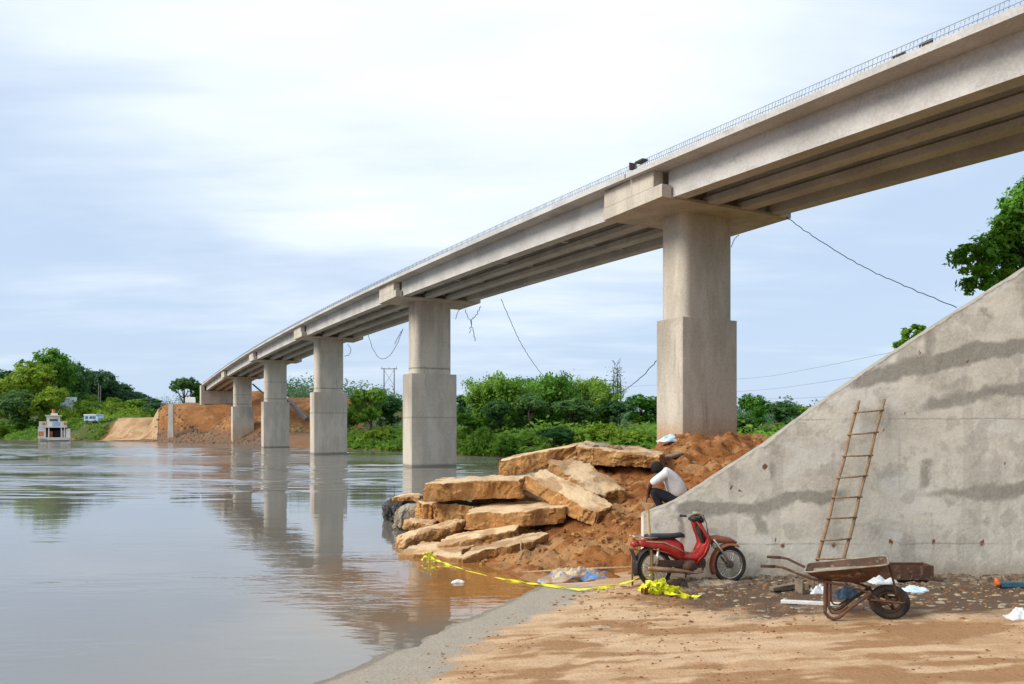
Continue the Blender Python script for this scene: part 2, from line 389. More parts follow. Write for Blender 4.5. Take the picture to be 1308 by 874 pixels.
fb = grid('terrain', xs, ys, far_z, M['far_earth'], {
    'green': lambda v: 1-max(emb_mask(v))-.0*v.x if bank_d(v.x, v.y) > 1.2 else .35*(1-max(emb_mask(v))),
    'rock': lambda v: (1-ss(1.2, 2.6, v.z))*emb_mask(v)[0]}, kind='structure', cull=lambda x, y: bank_d(x, y) < -25)
# sandy track down to the landing
pts = []
for j in range(26):
    t = j/25; row = []
    for i in range(15):
        s = i/14
        px = lerp(lerp(127, 176, t**.8), lerp(201, 206, t), s)+2.2*nz(j*.5, 3. if i < 7 else 9.)*abs(s-.5)*2; Y = lerp(141.5, 160, t) - s*lerp(9.5, 5., t)
        x = (px-654)*Y/1000
        row.append(Vector((x, Y, max(far_z(x, Y), -.3)+.14)))
    pts.append(row)
m = MB(); m.loft(pts, cap=False, closed=False); o = m.build('path', M['sand'], smooth=True); o['kind'] = 'structure'

# ------------------------------------------------------------------ near ground : landing ramp
NRM = Vector((.89, -.456))
def ramp_d(x, y): return (x-.46)*NRM.x+(y-12.7)*NRM.y
def ramp_z(x, y):
    d = ramp_d(x, y)+.12*nz(x*.5, y*.5, 4)+.05*nz(x*2, y*2, 8)
    if d < 0: z = d*.16
    else: z = min(d, 1.7)*.07
    k = lerp(.06, .012, ss(8.8, 12.3, y))
    z += max(0, d-1.7)*k
    z += .014*fr(x*1.1, y*2.2, 1.)+.011*fr(x*4, y*4.6, 5.)*ss(-.2, 1, d)
    rut = min(abs(d-2.35+.15*nz(x*.4, y*.4, 6)), abs(d-3.75+.15*nz(x*.4, y*.4, 6)))
    z -= .018*(1-ss(.04, .13, rut))*ss(6, 8, y)*(.4+.6*abs(nz(x*2, y*2, 9)))
    w = ss(11.0, 12.4, y)*ss(.9, 2., d)
    z += w*(.035+.05*fr(x*2.2, y*3., 2.)+.03*fr(x*7, y*7, 7.))
    t = ss(9.4, 10.2, y)*ss(1.5, 2.6, d)
    return z+t*(.018*fr(x*4, y*6, 12.))
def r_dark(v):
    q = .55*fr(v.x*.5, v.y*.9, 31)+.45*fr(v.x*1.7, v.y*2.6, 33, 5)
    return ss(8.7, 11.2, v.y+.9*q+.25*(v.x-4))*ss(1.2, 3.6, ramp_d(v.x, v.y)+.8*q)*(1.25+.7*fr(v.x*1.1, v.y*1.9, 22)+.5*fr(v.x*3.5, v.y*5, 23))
def r_mud(v):
    q = .8*fr(v.x*.6, v.y*1.2, 40, 5)+.5*fr(v.x*1.9, v.y*3.2, 44, 5)+.4*fr(v.x*.3, v.y*6., 47, 4)
    return ss(-.3, .42, q-.02)*ss(.8, 1.8, ramp_d(v.x, v.y))
def r_grey(v):
    d = ramp_d(v.x, v.y)+.3*fr(v.x*.8, v.y*.8, 50)+.22*fr(v.x*3.2, v.y*3.2, 51)
    return 1-ss(.55, 1.25, d) if v.y < 12.2 else (1-ss(.55, 1.25, d))*(1-ss(12.2, 13, v.y))
xs = frange(-16, -3.2, .8)[:-1]+frange(-3.2, 8.8, .045)[:-1]+frange(8.8, 26, .6)
ys = frange(-14, 6.6, .9)[:-1]+frange(6.6, 13.6, .05)
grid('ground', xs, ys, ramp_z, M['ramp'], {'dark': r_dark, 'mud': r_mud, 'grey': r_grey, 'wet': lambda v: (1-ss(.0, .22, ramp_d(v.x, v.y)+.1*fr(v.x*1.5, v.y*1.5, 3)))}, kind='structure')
def on_ramp(px, py):
    Y = 8.
    for _ in range(40):
        x = (px-654)*Y/1000; z = max(ramp_z(x, Y), 0.)
        Y = lerp(Y, (H-z)*1000/(py-545), .6)
    x = (px-654)*Y/1000
    return Vector((x, Y, ramp_z(x, Y)))

# ------------------------------------------------------------------ wing wall
WY = 12.6
TOP = [(2.117,1.19),(2.66,1.40),(2.74,1.45),(4.11,2.335),(4.86,2.89),(5.75,3.52),(6.88,4.26),(8.24,5.12),(11,6.85),(14,8.6)]
def wtop(x): return interp(TOP, x)
def w_damp(v):
    x, z = v.x, v.z; n = fr(x*1.1, z*1.6, 60)*.11+.045*fr(x*4.5, z*5, 63)
    def band(zc, hw, soft=.07): return 1-ss(hw-soft, hw+soft, abs(z-zc+n))
    a = band(1.28+.02*(x-2.7)+.18*ss(3.9, 4.8, x), .1)*ss(2.5, 2.8, x)*(1-ss(5.1, 5.7, x))
    a = max(a, band(1.56+.02*(x-6.6), .06+.09*ss(7., 7.6, x))*ss(6.3, 6.9, x)*.8)
    a = max(a, band(2.95+.15*(x-6.6), .1)*ss(6.4, 6.8, x)*.85)
    a = max(a, band(3.42+.2*(x-5.75), .16)*ss(5.2, 5.7, x)*.95)
    a = max(a, band(1.02+.0*(x-5), .03)*.45*ss(4.6,5.6,x))
    for xc, z0, z1, hw in ((4.0,.88,1.34,.1),(6.75,3.6,4.2,.12),(4.17,1.75,2.05,.06),(6.66,1.6,2.1,.1),(2.72,.7,1.2,.05)):
        a = max(a, (1-ss(hw*.2, hw*1.5, abs(x-xc+n*.9+.06*fr(x*3, z*3, 5))))*ss(z0-.18, z0+.12, z)*(1-ss(z1-.08, z1+.06, z))*.72)
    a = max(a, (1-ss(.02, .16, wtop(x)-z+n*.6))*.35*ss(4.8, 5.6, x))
    return a
HOLES = [(1000,697),(1065,696),(1138,692),(1193,692),(1255,693),(977,596),(934,623),(946,627),(1128,522),(1097,522),(1236,462),(1174,450),(1256,519),(1157,528),(1283,592),(1180,590),(1128,550),(990,690)]
HP = [((a-654)*WY/1000, H-(b-545)*WY/1000, r) for (a, b), r in zip(HOLES, (.05,.05,.055,.05,.07,.06,.045,.03,.03,.03,.02,.02,.02,.02,.025,.025,.02,.04))]
def w_rust(v):
    a = 0
    for hx, hz, r in HP:
        dx, dz = abs(v.x-hx), v.z-hz
        if dx < .3 and -.5 < dz < .2:
            a = max(a, (1-ss(r*.25, r*1.0, math.hypot(dx, dz)+.03*nz(v.x*30, v.z*30)))*(1.1+.5*abs(nz(hx*9, hz*9))), .3*(1-ss(r*.2, r*.8, dx))*(1-ss(.05, .3, -dz))*(1 if dz < 0 else 0))
    return a
def w_pale(v): return ss(.05, .4, fr(v.x*.6, v.z*1.1, 70)+.12*fr(v.x*3, v.z*3, 71))
def wall():
    nx, nzv = 330, 130; x0, x1 = 2.117, 14.
    xs = [x0+(8.9-x0)*i/300 for i in range(301)]+[8.9+(x1-8.9)*i/30 for i in range(1, 31)]; n = len(xs)
    vs = []; fs = []
    for j in range(nzv+1):
        for x in xs:
            t = j/nzv; tp = wtop(x)+.026*fr(x*4, 0, 80)-.05*max(0, nz(x*2.3, 5)-.35)+.012*nz(x*14, 3)
            z = lerp(-.5, tp, t)
            y = WY+.012*nz(x*.8, z*.9, 81)+.004*fr(x*4, z*4, 82)
            lift = (z % 1.22)
            y += .02*ss(.93, 1, t)*abs(nz(x*6, z*6, 5))
            vs.append((x, y, z))
    nf = len(vs)
    for j in range(nzv+1):
        for x in xs: vs.append((x, WY+.24, lerp(-.5, wtop(x)+.01*nz(x*5, 7), j/nzv)))
    def F(b, i, j): return b+j*n+i
    for j in range(nzv):
        for i in range(n-1):
            fs.append((F(0,i,j), F(0,i+1,j), F(0,i+1,j+1), F(0,i,j+1)))
            fs.append((F(nf,i,j), F(nf,i,j+1), F(nf,i+1,j+1), F(nf,i+1,j)))
        fs.append((F(0,0,j), F(0,0,j+1), F(nf,0,j+1), F(nf,0,j)))
        fs.append((F(0,n-1,j), F(nf,n-1,j), F(nf,n-1,j+1), F(0,n-1,j+1)))
    for i in range(n-1): fs.append((F(0,i,nzv), F(0,i+1,nzv), F(nf,i+1,nzv), F(nf,i,nzv)))
    me = bpy.data.meshes.new('wing_wall'); me.from_pydata(vs, [], fs)
    for an, fn in (('damp', w_damp), ('rust', w_rust), ('pale', w_pale), ('blot', lambda v: ss(.12, .5, fr(v.x*2.6, v.z*2.9, 101, 5)+.2*fr(v.x*.4, v.z*.5, 102))), ('vstreak', lambda v: ss(.12, .5, fr(v.x*3.2, v.z*.28, 77)+.25*fr(v.x*.5, v.z*.6, 79))), ('foot', lambda v: (1-ss(.16, .62, v.z+.12*fr(v.x*1.5, 3, 4))))):
        a = me.attributes.new(an, 'FLOAT', 'POINT'); a.data.foreach_set('value', [clamp(fn(Vector(v))) if not (an == 'damp' and (i >= nzv*n) and v[2] > wtop(v[0])-.05) else .75 for i, v in enumerate(vs)])  # damp bands; top strip also darkened in colour to offset skylight on it
    me.materials.append(M['wall']); o = bpy.data.objects.new('wing_wall', me); COL.objects.link(o)
    smooth_angle(o, 40)
    return tag(o, 'sloping grey concrete wing wall with damp bands and rusty tie holes', 'wall')
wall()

# ------------------------------------------------------------------ earth mound
XW = [(13,.35),(15.1,-.75),(17,-1.9),(18.6,-2.3),(20,-1.7),(22,-.1),(24,1.1),(27,2.4),(30,5.),(36,9.)]
MT = [(12.9,.05),(13.8,.12),(14.8,.5),(16.4,.9),(18.8,1.35),(21,1.78),(23,1.92),(27,1.95),(31,1.6),(36,.4),(40,-.8)]
def mound_z(x, y):
    d = x-interp(XW, y)
    if d < 0: return max(-1.5, d*.3)
    base = interp(MT, y)
    back = ss(1.7, 3.3, x)*(1-ss(14.3, 19., y))              # fill heaped against the back of the wall
    base = max(base, back*min(wtop(x)-.32, 1.05+.34*max(0, x-3.)))
    base = lerp(base, max(base, 2.0+.32*(x-9)), ss(8.5, 12, x)*(1-ss(30, 38, y)))
    base += 0.28*math.exp(-((x-5.6)**2/2.2+(y-22.5)**2/3.5)) +.16*math.exp(-((x-6.9)**2/1.2+(y-23.4)**2/2.))+.1*math.exp(-((x-4.7)**2/.5+(y-22.)**2/1.5))
    z = base*ss(0, 4.6+1.9*ss(15, 16.6, y)*(1-ss(18.5, 20.5, y)), d)**.85+.05*min(1, d)
    k = ss(0, .8, d)
    z += k*(.17*fr(x*.9, y*.9, 11)+.14*fr(x*2.6, y*2.6, 14)+.09*abs(nz(x*5.5, y*5.5, 15))+.05*abs(nz(x*12, y*12, 15)))
    return z
xs = frange(-7, -4, .3)[:-1]+frange(-4, 8.6, .065)[:-1]+frange(8.6, 30, .5)
ys = frange(12.95, 19, .05)[:-1]+frange(19, 26, .09)[:-1]+frange(26, 42, .5)
def m_cull(x, y): return (x > 1.95 and y < 12.99) or x-interp(XW, y) < -3
o = grid('terrain', xs, ys, mound_z, M['mound'], {'pale': lambda v: ss(.05, .45, fr(v.x*.7, v.y*.9, 90)+.3*fr(v.x*3, v.y*3, 91)+.25*(1-ss(.15,.6,v.z))),
     'grass': lambda v: ss(9, 12, v.x)}, kind='structure', cull=m_cull)

# ------------------------------------------------------------------ bridge
U = Vector((.887, .4625, 0)); Nn = Vector((.4625, -.8866, 0))
def BP(k, t=0., z=0., s=0.):
    return Vector((6.56-11.88*(k-1), 27.8+22.8*(k-1), 0))+U*t+Nn*s+Vector((0, 0, z))
def ZC(k): return 10.75-.2*(k-3)**2
SPAN = 25.7
GIRD, SOF, SLAB = .10, 1.0, .17
bridge = thing('bridge', BP(1), 'long concrete girder bridge on five piers crossing the brown river', 'bridge')
BO = bridge.location.copy()
def attr_paint(o, d):
    me = o.data
    for an, fn in d.items():
        a = me.attributes.new(an, 'FLOAT', 'POINT'); a.data.foreach_set('value', [clamp(fn(v.co)) for v in me.vertices])
def section(k, outline):  # outline of (t,z) at span parameter k
    return [BP(k, t, ZC(k)+z) for t, z in outline]
def rrect(w, t, r, n=6, off=Vector()):   # rounded rectangle in (U,Nn), half sizes
    pts = []
    for cx, cy, a0 in ((w-r, t-r, 0), (-w+r, t-r, 90), (-w+r, -t+r, 180), (w-r, -t+r, 270)):
        for i in range(n+1):
            a = R(a0+90*i/n); pts.append(U*(cx+r*math.cos(a))+Nn*(cy+r*math.sin(a)))
    return pts
STEP = {1: 6.34, 2: 5.95, 3: 5.78, 4: 5.62, 5: 5.62}
for k in range(1, 6):
    c = BP(k); zt = ZC(k)
    def col(name, prof, z0, z1, st, par, seed, joint):
        m = MB(); n = max(2, int((z1-z0)/st)); m.loft([[c+p+Vector((0, 0, lerp(z0, z1, i/n))) for p in prof] for i in range(n+1)])
        o = m.build(name, M['concrete'], par, BO)
        def J(v): return max([1-ss(.0, .07, abs(v.z-j)) for j in joint]+[0])*.8
        def W(v):
            w = v+BO-c; a = w.dot(U)*2.6+w.dot(Nn)*1.3
            return ss(.14, .5, fr(a*1.3, v.z*.05, seed*7))*(.9 if name == 'pedestal' and k == 1 else .35)
        attr_paint(o, {'joint': J, 'streak': W, 'stain': lambda v: (1-ss(2.0, 3.4, v.z+.5*fr(v.x*.8+seed, v.z*.5, 3)))*(.8 if k == 1 else (.5 if k == 5 else .12)),
                       'wet': lambda v: (1-ss(.05, .32, v.z)) if k > 1 else 0,
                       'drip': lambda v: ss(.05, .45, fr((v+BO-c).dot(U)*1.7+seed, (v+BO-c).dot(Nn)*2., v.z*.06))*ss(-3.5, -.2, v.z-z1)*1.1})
        return smooth_angle(o, 30)
    ped = col('pedestal', rrect(*((1.24, .72) if k == 1 else (1.55, .84)), .07, 2), -1.9, STEP[k], .12, bridge, k, [STEP[k]-1.9] if k in (3,) else ([3.2] if k == 2 else []))
    sh = col('pier', rrect(*((1.16, .66) if k == 1 else (1.31, .72)), .34 if k == 1 else .46, 6), STEP[k], zt, .12, bridge, k+9, [zt-1.25, zt-2.5, STEP[k]+.35] if k > 1 else [STEP[k]+.3])
    cap = MB()
    def cb_(t0, t1, s0, s1, z0, z1): cap.hexa([c+U*a+Nn*b+Vector((0,0,zt+z0)) for a, b in ((t0,s0),(t1,s0),(t1,s1),(t0,s1))], [c+U*a+Nn*b+Vector((0,0,zt+z1)) for a, b in ((t0,s0),(t1,s0),(t1,s1),(t0,s1))])
    cb_(-2.46, 2.46, -1.65, 1.65, 0, .097)
    cb_(-2.38, 2.38, -1.0, 1.0, .098, SOF-.003)
    o = cap.build('pier_cap', M['concrete'], sh, BO); attr_paint(o, {'joint': lambda v: 0})
    for sg in (-1, 1):
        eb = MB()
        def e_(s0, s1, z0, z1, a=2.462, b=2.86):
            q = [c+U*(sg*a)+Nn*s0, c+U*(sg*b)+Nn*s0, c+U*(sg*b)+Nn*s1, c+U*(sg*a)+Nn*s1]
            eb.hexa([p+Vector((0,0,zt+z0)) for p in q], [p+Vector((0,0,zt+z1)) for p in q])
        e_(-1.65, 1.65, -.0, .42); e_(-1.6, 1.22, .422, SOF-.003)
        eb.build('end_block', M['concrete'], sh, BO, bevel=.015)
# spans
for k in range(0, 6):
    ds = 1.42/SPAN; a, b = k+ds, k+1-ds
    if k == 5: b = k+1-.02
    if k == 0: a = .02
    for t in (-2.15, -.72, .72, 2.15):
        m = MB(); out = [(t-.25,GIRD),(t+.25,GIRD),(t+.25,GIRD+.2),(t+.11,GIRD+.3),(t+.11,SOF-.12),(t+.25,SOF-.002),(t-.25,SOF-.002)]
        if abs(t) < 2: out += [(t-.11,SOF-.12),(t-.11,GIRD+.3),(t-.25,GIRD+.2)]
        m.loft([section(lerp(a, b, i/10), out) for i in range(11)])
        m.build('girder', M['deck_concrete'], bridge, BO)
    m = MB(); a2, b2 = k+.0012, k+1-.0012
    out = [(-3.1,SOF),(3.1,SOF),(3.1,SOF+SLAB),(-3.1,SOF+SLAB)]
    m.loft([section(lerp(a2, b2, i/16), out) for i in range(17)])
    slab = m.build('deck_slab', M['deck_concrete'], bridge, BO)
    if k > 0:
        for j in range(0, 5):                               # cross beams between the girders
            kk = lerp(a, b, (j+.0)/4.)
            for t0, t1 in ((-1.9,-.97),(-.47,.47),(.97,1.9)):
                m = MB(); m.hexa([BP(kk, t, ZC(kk)+GIRD+.25, s) for t, s in ((t0,-.1),(t1,-.1),(t1,.1),(t0,.1))], [BP(kk, t, ZC(kk)+SOF-.003, s) for t, s in ((t0,-.1),(t1,-.1),(t1,.1),(t0,.1))]); m.build('cross_beam', M['deck_concrete'], slab, BO)

    # starter bars along the kerb
    m = MB(); n = 250; z0, z1 = SOF+SLAB-.01, SOF+SLAB+.29
    for i in range(n):
        kk = k+(i+.5)/n; w = .0095
        for dt in (-2.93,):
            jx = .012*math.sin(i*7.3)+.03
            m.tube([BP(kk, dt, ZC(kk)+z0, 0), BP(kk, dt+jx, ZC(kk)+z1, jx)], w, 4)
    for zz, dt in ((z1-.015, -2.945), (lerp(z0, z1, .5), -2.945)):
        m.tube([BP(k+(i+.0)/16, dt, ZC(k+i/16)+zz) for i in range(17)], .009, 4)
    m.build('rebar_lattice', M['rebar'], slab, BO)
# boards left at the joint over the nearest pier and in the bars of the first span
def plank(kk, t, z, dim, par):
    m = MB(); rot = Matrix((U, -Nn, Vector((0, 0, 1)))).transposed()
    m.box(BP(kk, t, ZC(kk)+z), dim, rot); return m.build('formwork_board', M['old_form'], par, BO)
plank(1.0-.03, -3.0, SOF+SLAB+.22, (.25, .42, .05), bridge)
plank(1.0-.012, -3.0, SOF+SLAB+.16, (.3, .05, .24), bridge)
plank(.607, -2.9, SOF+SLAB+.10, (.05, .3, .12), bridge); plank(.582, -2.9, SOF+SLAB+.12, (.05, .3, .12), bridge)
# far abutment
def abut(k, sgn):
    m = MB(); zt = ZC(k); c = BP(k)
    def bb(mb, t0, t1, s0, s1, z0, z1):
        q = [c+U*t+Nn*s for t, s in ((t0,s0),(t1,s0),(t1,s1),(t0,s1))]
        mb.hexa([p+Vector((0,0,z0)) for p in q], [p+Vector((0,0,z1)) for p in q])
    bb(m, -2.7, 3.3, -.9, .55, zt-2.3, zt+.09)
    a = m.build('abutment', M['concrete'], bridge, BO); attr_paint(a, {'joint': lambda v: 1-ss(0, .06, abs(v.z-(zt-1.2)))})
    m = MB(); bb(m, -3.3, -2.71, -1.6, .6, zt-2.8, zt+SOF+.05); m.build('wing_post', M['concrete'], a, BO)
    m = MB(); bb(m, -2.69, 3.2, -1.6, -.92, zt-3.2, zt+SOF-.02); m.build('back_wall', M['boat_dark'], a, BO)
abut(6, 1)
# ------------------------------------------------------------------ broken concrete slabs on the bank
def slab(name, A, B, V, D, mat, seed, label, amp=.034, rnd=60., cat='slab', group='broken concrete slabs heaped at the water edge', taper=1., cut=0.):
    """A-B top front edge, V backwards, D thickness (down); rough broken block"""
    A, B, V, D = Vector(A), Vector(B), Vector(V), Vector(D)
    L = (B-A).length; nx, ny, nz_ = max(8, int(L/.032)), max(6, int(V.length/.045)), max(5, int(D.length/.032))
    bm = bmesh.new(); cache = {}
    def vert(i, j, k):
        key = (i, j, k)
        if key in cache: return cache[key]
        q = Vector((2*i/nx-1, 2*j/ny-1, 2*k/nz_-1))
        s = (abs(q.x)**rnd+abs(q.y)**rnd+abs(q.z)**rnd)**(1/rnd); m = max(abs(q.x), abs(q.y), abs(q.z))
        q = q*(m/s)
        u, w, h = (q.x+1)/2, (q.y+1)/2, (q.z+1)/2
        dd = D*lerp(1, taper, u)
        p = A+(B-A)*u+V*w+dd*(1-h)
        # broken outline: ends and back bitten by noise that is constant through the thickness
        e = .16*noise.noise(Vector((u*2.3+seed*5.1, w*2.3, seed)))+.07*noise.noise(Vector((u*7+seed, w*7, seed*3)))
        p += (B-A).normalized()*e*(q.x*abs(q.x))+V.normalized()*e*(q.y*abs(q.y))*.9
        s3 = p*1.0+Vector((seed*3.7, 0, 0)); flat = 1-.72*abs(q.z)**10*(1 if max(abs(q.x), abs(q.y)) < .93 else .25); a1 = amp*flat
        p += Vector((noise.noise(s3*2.2), noise.noise(s3*2.2+Vector((9,1,4))), noise.noise(s3*2.2+Vector((3,7,2)))))*amp
        p += Vector((noise.noise(s3*7), noise.noise(s3*7+Vector((9,1,4))), noise.noise(s3*7+Vector((3,7,2)))))*a1*.62
        p += ((B-A).normalized()*.0+Vector((0,0,-.10)))*max(0, noise.noise(s3*1.7+Vector((4,4,4)))-.18)*h*abs(q.x*q.y)**.5 + Vector((noise.noise(s3*19), noise.noise(s3*19+Vector((9,1,4))), noise.noise(s3*19+Vector((3,7,2)))))*a1*.45
        st = round(2.6*noise.noise(s3*2.4+Vector((5,2,8))))/2.6*.085
        p += V.normalized()*st*abs(q.y)**6*(1 if q.y < 0 else -1)+(B-A).normalized()*st*1.3*abs(q.x)**6*(-q.x)
        cache[key] = bm.verts.new(p); return cache[key]
    def face(*ks): bm.faces.new([vert(*k) for k in ks])
    for i in range(nx):
        for j in range(ny):
            face((i,j,0),(i,j+1,0),(i+1,j+1,0),(i+1,j,0)); face((i,j,nz_),(i+1,j,nz_),(i+1,j+1,nz_),(i,j+1,nz_))
        for k in range(nz_):
            face((i,0,k),(i+1,0,k),(i+1,0,k+1),(i,0,k+1)); face((i,ny,k),(i,ny,k+1),(i+1,ny,k+1),(i+1,ny,k))
    for j in range(ny):
        for k in range(nz_):
            face((0,j,k),(0,j,k+1),(0,j+1,k+1),(0,j+1,k)); face((nx,j,k),(nx,j+1,k),(nx,j+1,k+1),(nx,j,k+1))
    bmesh.ops.recalc_face_normals(bm, faces=bm.faces)
    c = (A+B+V+D)/2; c = A+(B-A)/2+V/2+D
    for v in bm.verts: v.co -= c
    me = bpy.data.meshes.new(name); bm.to_mesh(me)
    n = [v.normal.copy() for v in bm.verts]; co_ = [v.co.copy() for v in bm.verts]; bm.free()
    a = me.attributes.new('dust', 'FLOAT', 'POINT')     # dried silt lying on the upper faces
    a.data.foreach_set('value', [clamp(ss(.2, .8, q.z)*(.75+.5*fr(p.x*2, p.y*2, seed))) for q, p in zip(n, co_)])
    a = me.attributes.new('under', 'FLOAT', 'POINT')
    a.data.foreach_set('value', [clamp(ss(.05, .5, fr(p.x*1.3+seed, p.y*1.3, p.z*2.5)+.1)) for p in co_])
    me.materials.append(mat); o = bpy.data.objects.new(name, me); COL.objects.link(o); o.location = c
    smooth_angle(o, 20)
    return tag(o, label, cat, group)
dn = lambda t, x=0, y=0: Vector((x, y, -t))
S = M['slab']
N_ = 'concrete_slab'
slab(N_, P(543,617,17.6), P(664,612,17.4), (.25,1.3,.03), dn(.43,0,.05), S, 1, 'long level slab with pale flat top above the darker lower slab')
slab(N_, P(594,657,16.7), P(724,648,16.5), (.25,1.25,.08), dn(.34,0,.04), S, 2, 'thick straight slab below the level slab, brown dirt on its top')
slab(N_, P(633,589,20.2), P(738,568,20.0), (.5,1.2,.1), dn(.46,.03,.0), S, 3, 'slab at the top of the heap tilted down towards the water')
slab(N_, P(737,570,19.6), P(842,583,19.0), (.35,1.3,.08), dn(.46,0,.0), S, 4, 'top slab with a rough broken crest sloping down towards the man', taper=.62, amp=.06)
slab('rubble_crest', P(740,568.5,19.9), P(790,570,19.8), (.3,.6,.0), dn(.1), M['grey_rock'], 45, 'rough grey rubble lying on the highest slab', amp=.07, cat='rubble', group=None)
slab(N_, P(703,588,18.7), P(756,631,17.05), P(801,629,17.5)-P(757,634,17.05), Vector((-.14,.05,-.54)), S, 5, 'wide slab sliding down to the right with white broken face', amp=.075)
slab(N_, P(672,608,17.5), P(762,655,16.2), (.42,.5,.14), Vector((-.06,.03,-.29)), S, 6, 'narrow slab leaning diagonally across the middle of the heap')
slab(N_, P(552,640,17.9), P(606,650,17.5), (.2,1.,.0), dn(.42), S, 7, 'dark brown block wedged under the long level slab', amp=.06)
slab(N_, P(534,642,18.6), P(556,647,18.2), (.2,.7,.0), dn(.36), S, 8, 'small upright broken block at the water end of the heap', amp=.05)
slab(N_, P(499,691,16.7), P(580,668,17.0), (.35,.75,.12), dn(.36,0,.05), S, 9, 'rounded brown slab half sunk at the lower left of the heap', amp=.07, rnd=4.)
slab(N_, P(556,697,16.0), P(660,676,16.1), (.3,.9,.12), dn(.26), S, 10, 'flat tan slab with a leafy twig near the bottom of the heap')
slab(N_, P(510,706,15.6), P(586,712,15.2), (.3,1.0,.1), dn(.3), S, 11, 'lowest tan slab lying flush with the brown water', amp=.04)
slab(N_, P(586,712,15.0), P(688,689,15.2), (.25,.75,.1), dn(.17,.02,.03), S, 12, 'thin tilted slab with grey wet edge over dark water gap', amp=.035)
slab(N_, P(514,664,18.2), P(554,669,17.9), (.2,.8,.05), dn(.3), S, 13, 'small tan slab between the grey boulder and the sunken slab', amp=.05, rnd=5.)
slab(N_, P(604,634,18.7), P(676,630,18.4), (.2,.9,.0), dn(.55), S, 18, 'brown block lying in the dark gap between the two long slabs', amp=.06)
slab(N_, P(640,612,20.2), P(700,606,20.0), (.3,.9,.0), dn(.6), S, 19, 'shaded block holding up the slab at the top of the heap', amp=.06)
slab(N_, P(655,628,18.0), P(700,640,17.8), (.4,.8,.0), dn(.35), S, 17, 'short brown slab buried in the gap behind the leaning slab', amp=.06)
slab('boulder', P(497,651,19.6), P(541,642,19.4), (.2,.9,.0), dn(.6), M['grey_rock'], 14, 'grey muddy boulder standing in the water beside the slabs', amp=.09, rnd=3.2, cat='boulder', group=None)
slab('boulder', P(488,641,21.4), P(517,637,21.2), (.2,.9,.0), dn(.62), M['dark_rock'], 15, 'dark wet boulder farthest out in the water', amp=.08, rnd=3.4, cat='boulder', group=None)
slab('flat_stone', P(503,635,21.0), P(533,635,20.8), (.1,.55,.03), dn(.1), S, 16, 'thin tan stone resting on the dark wet boulder', amp=.04, cat='stone', group=None)

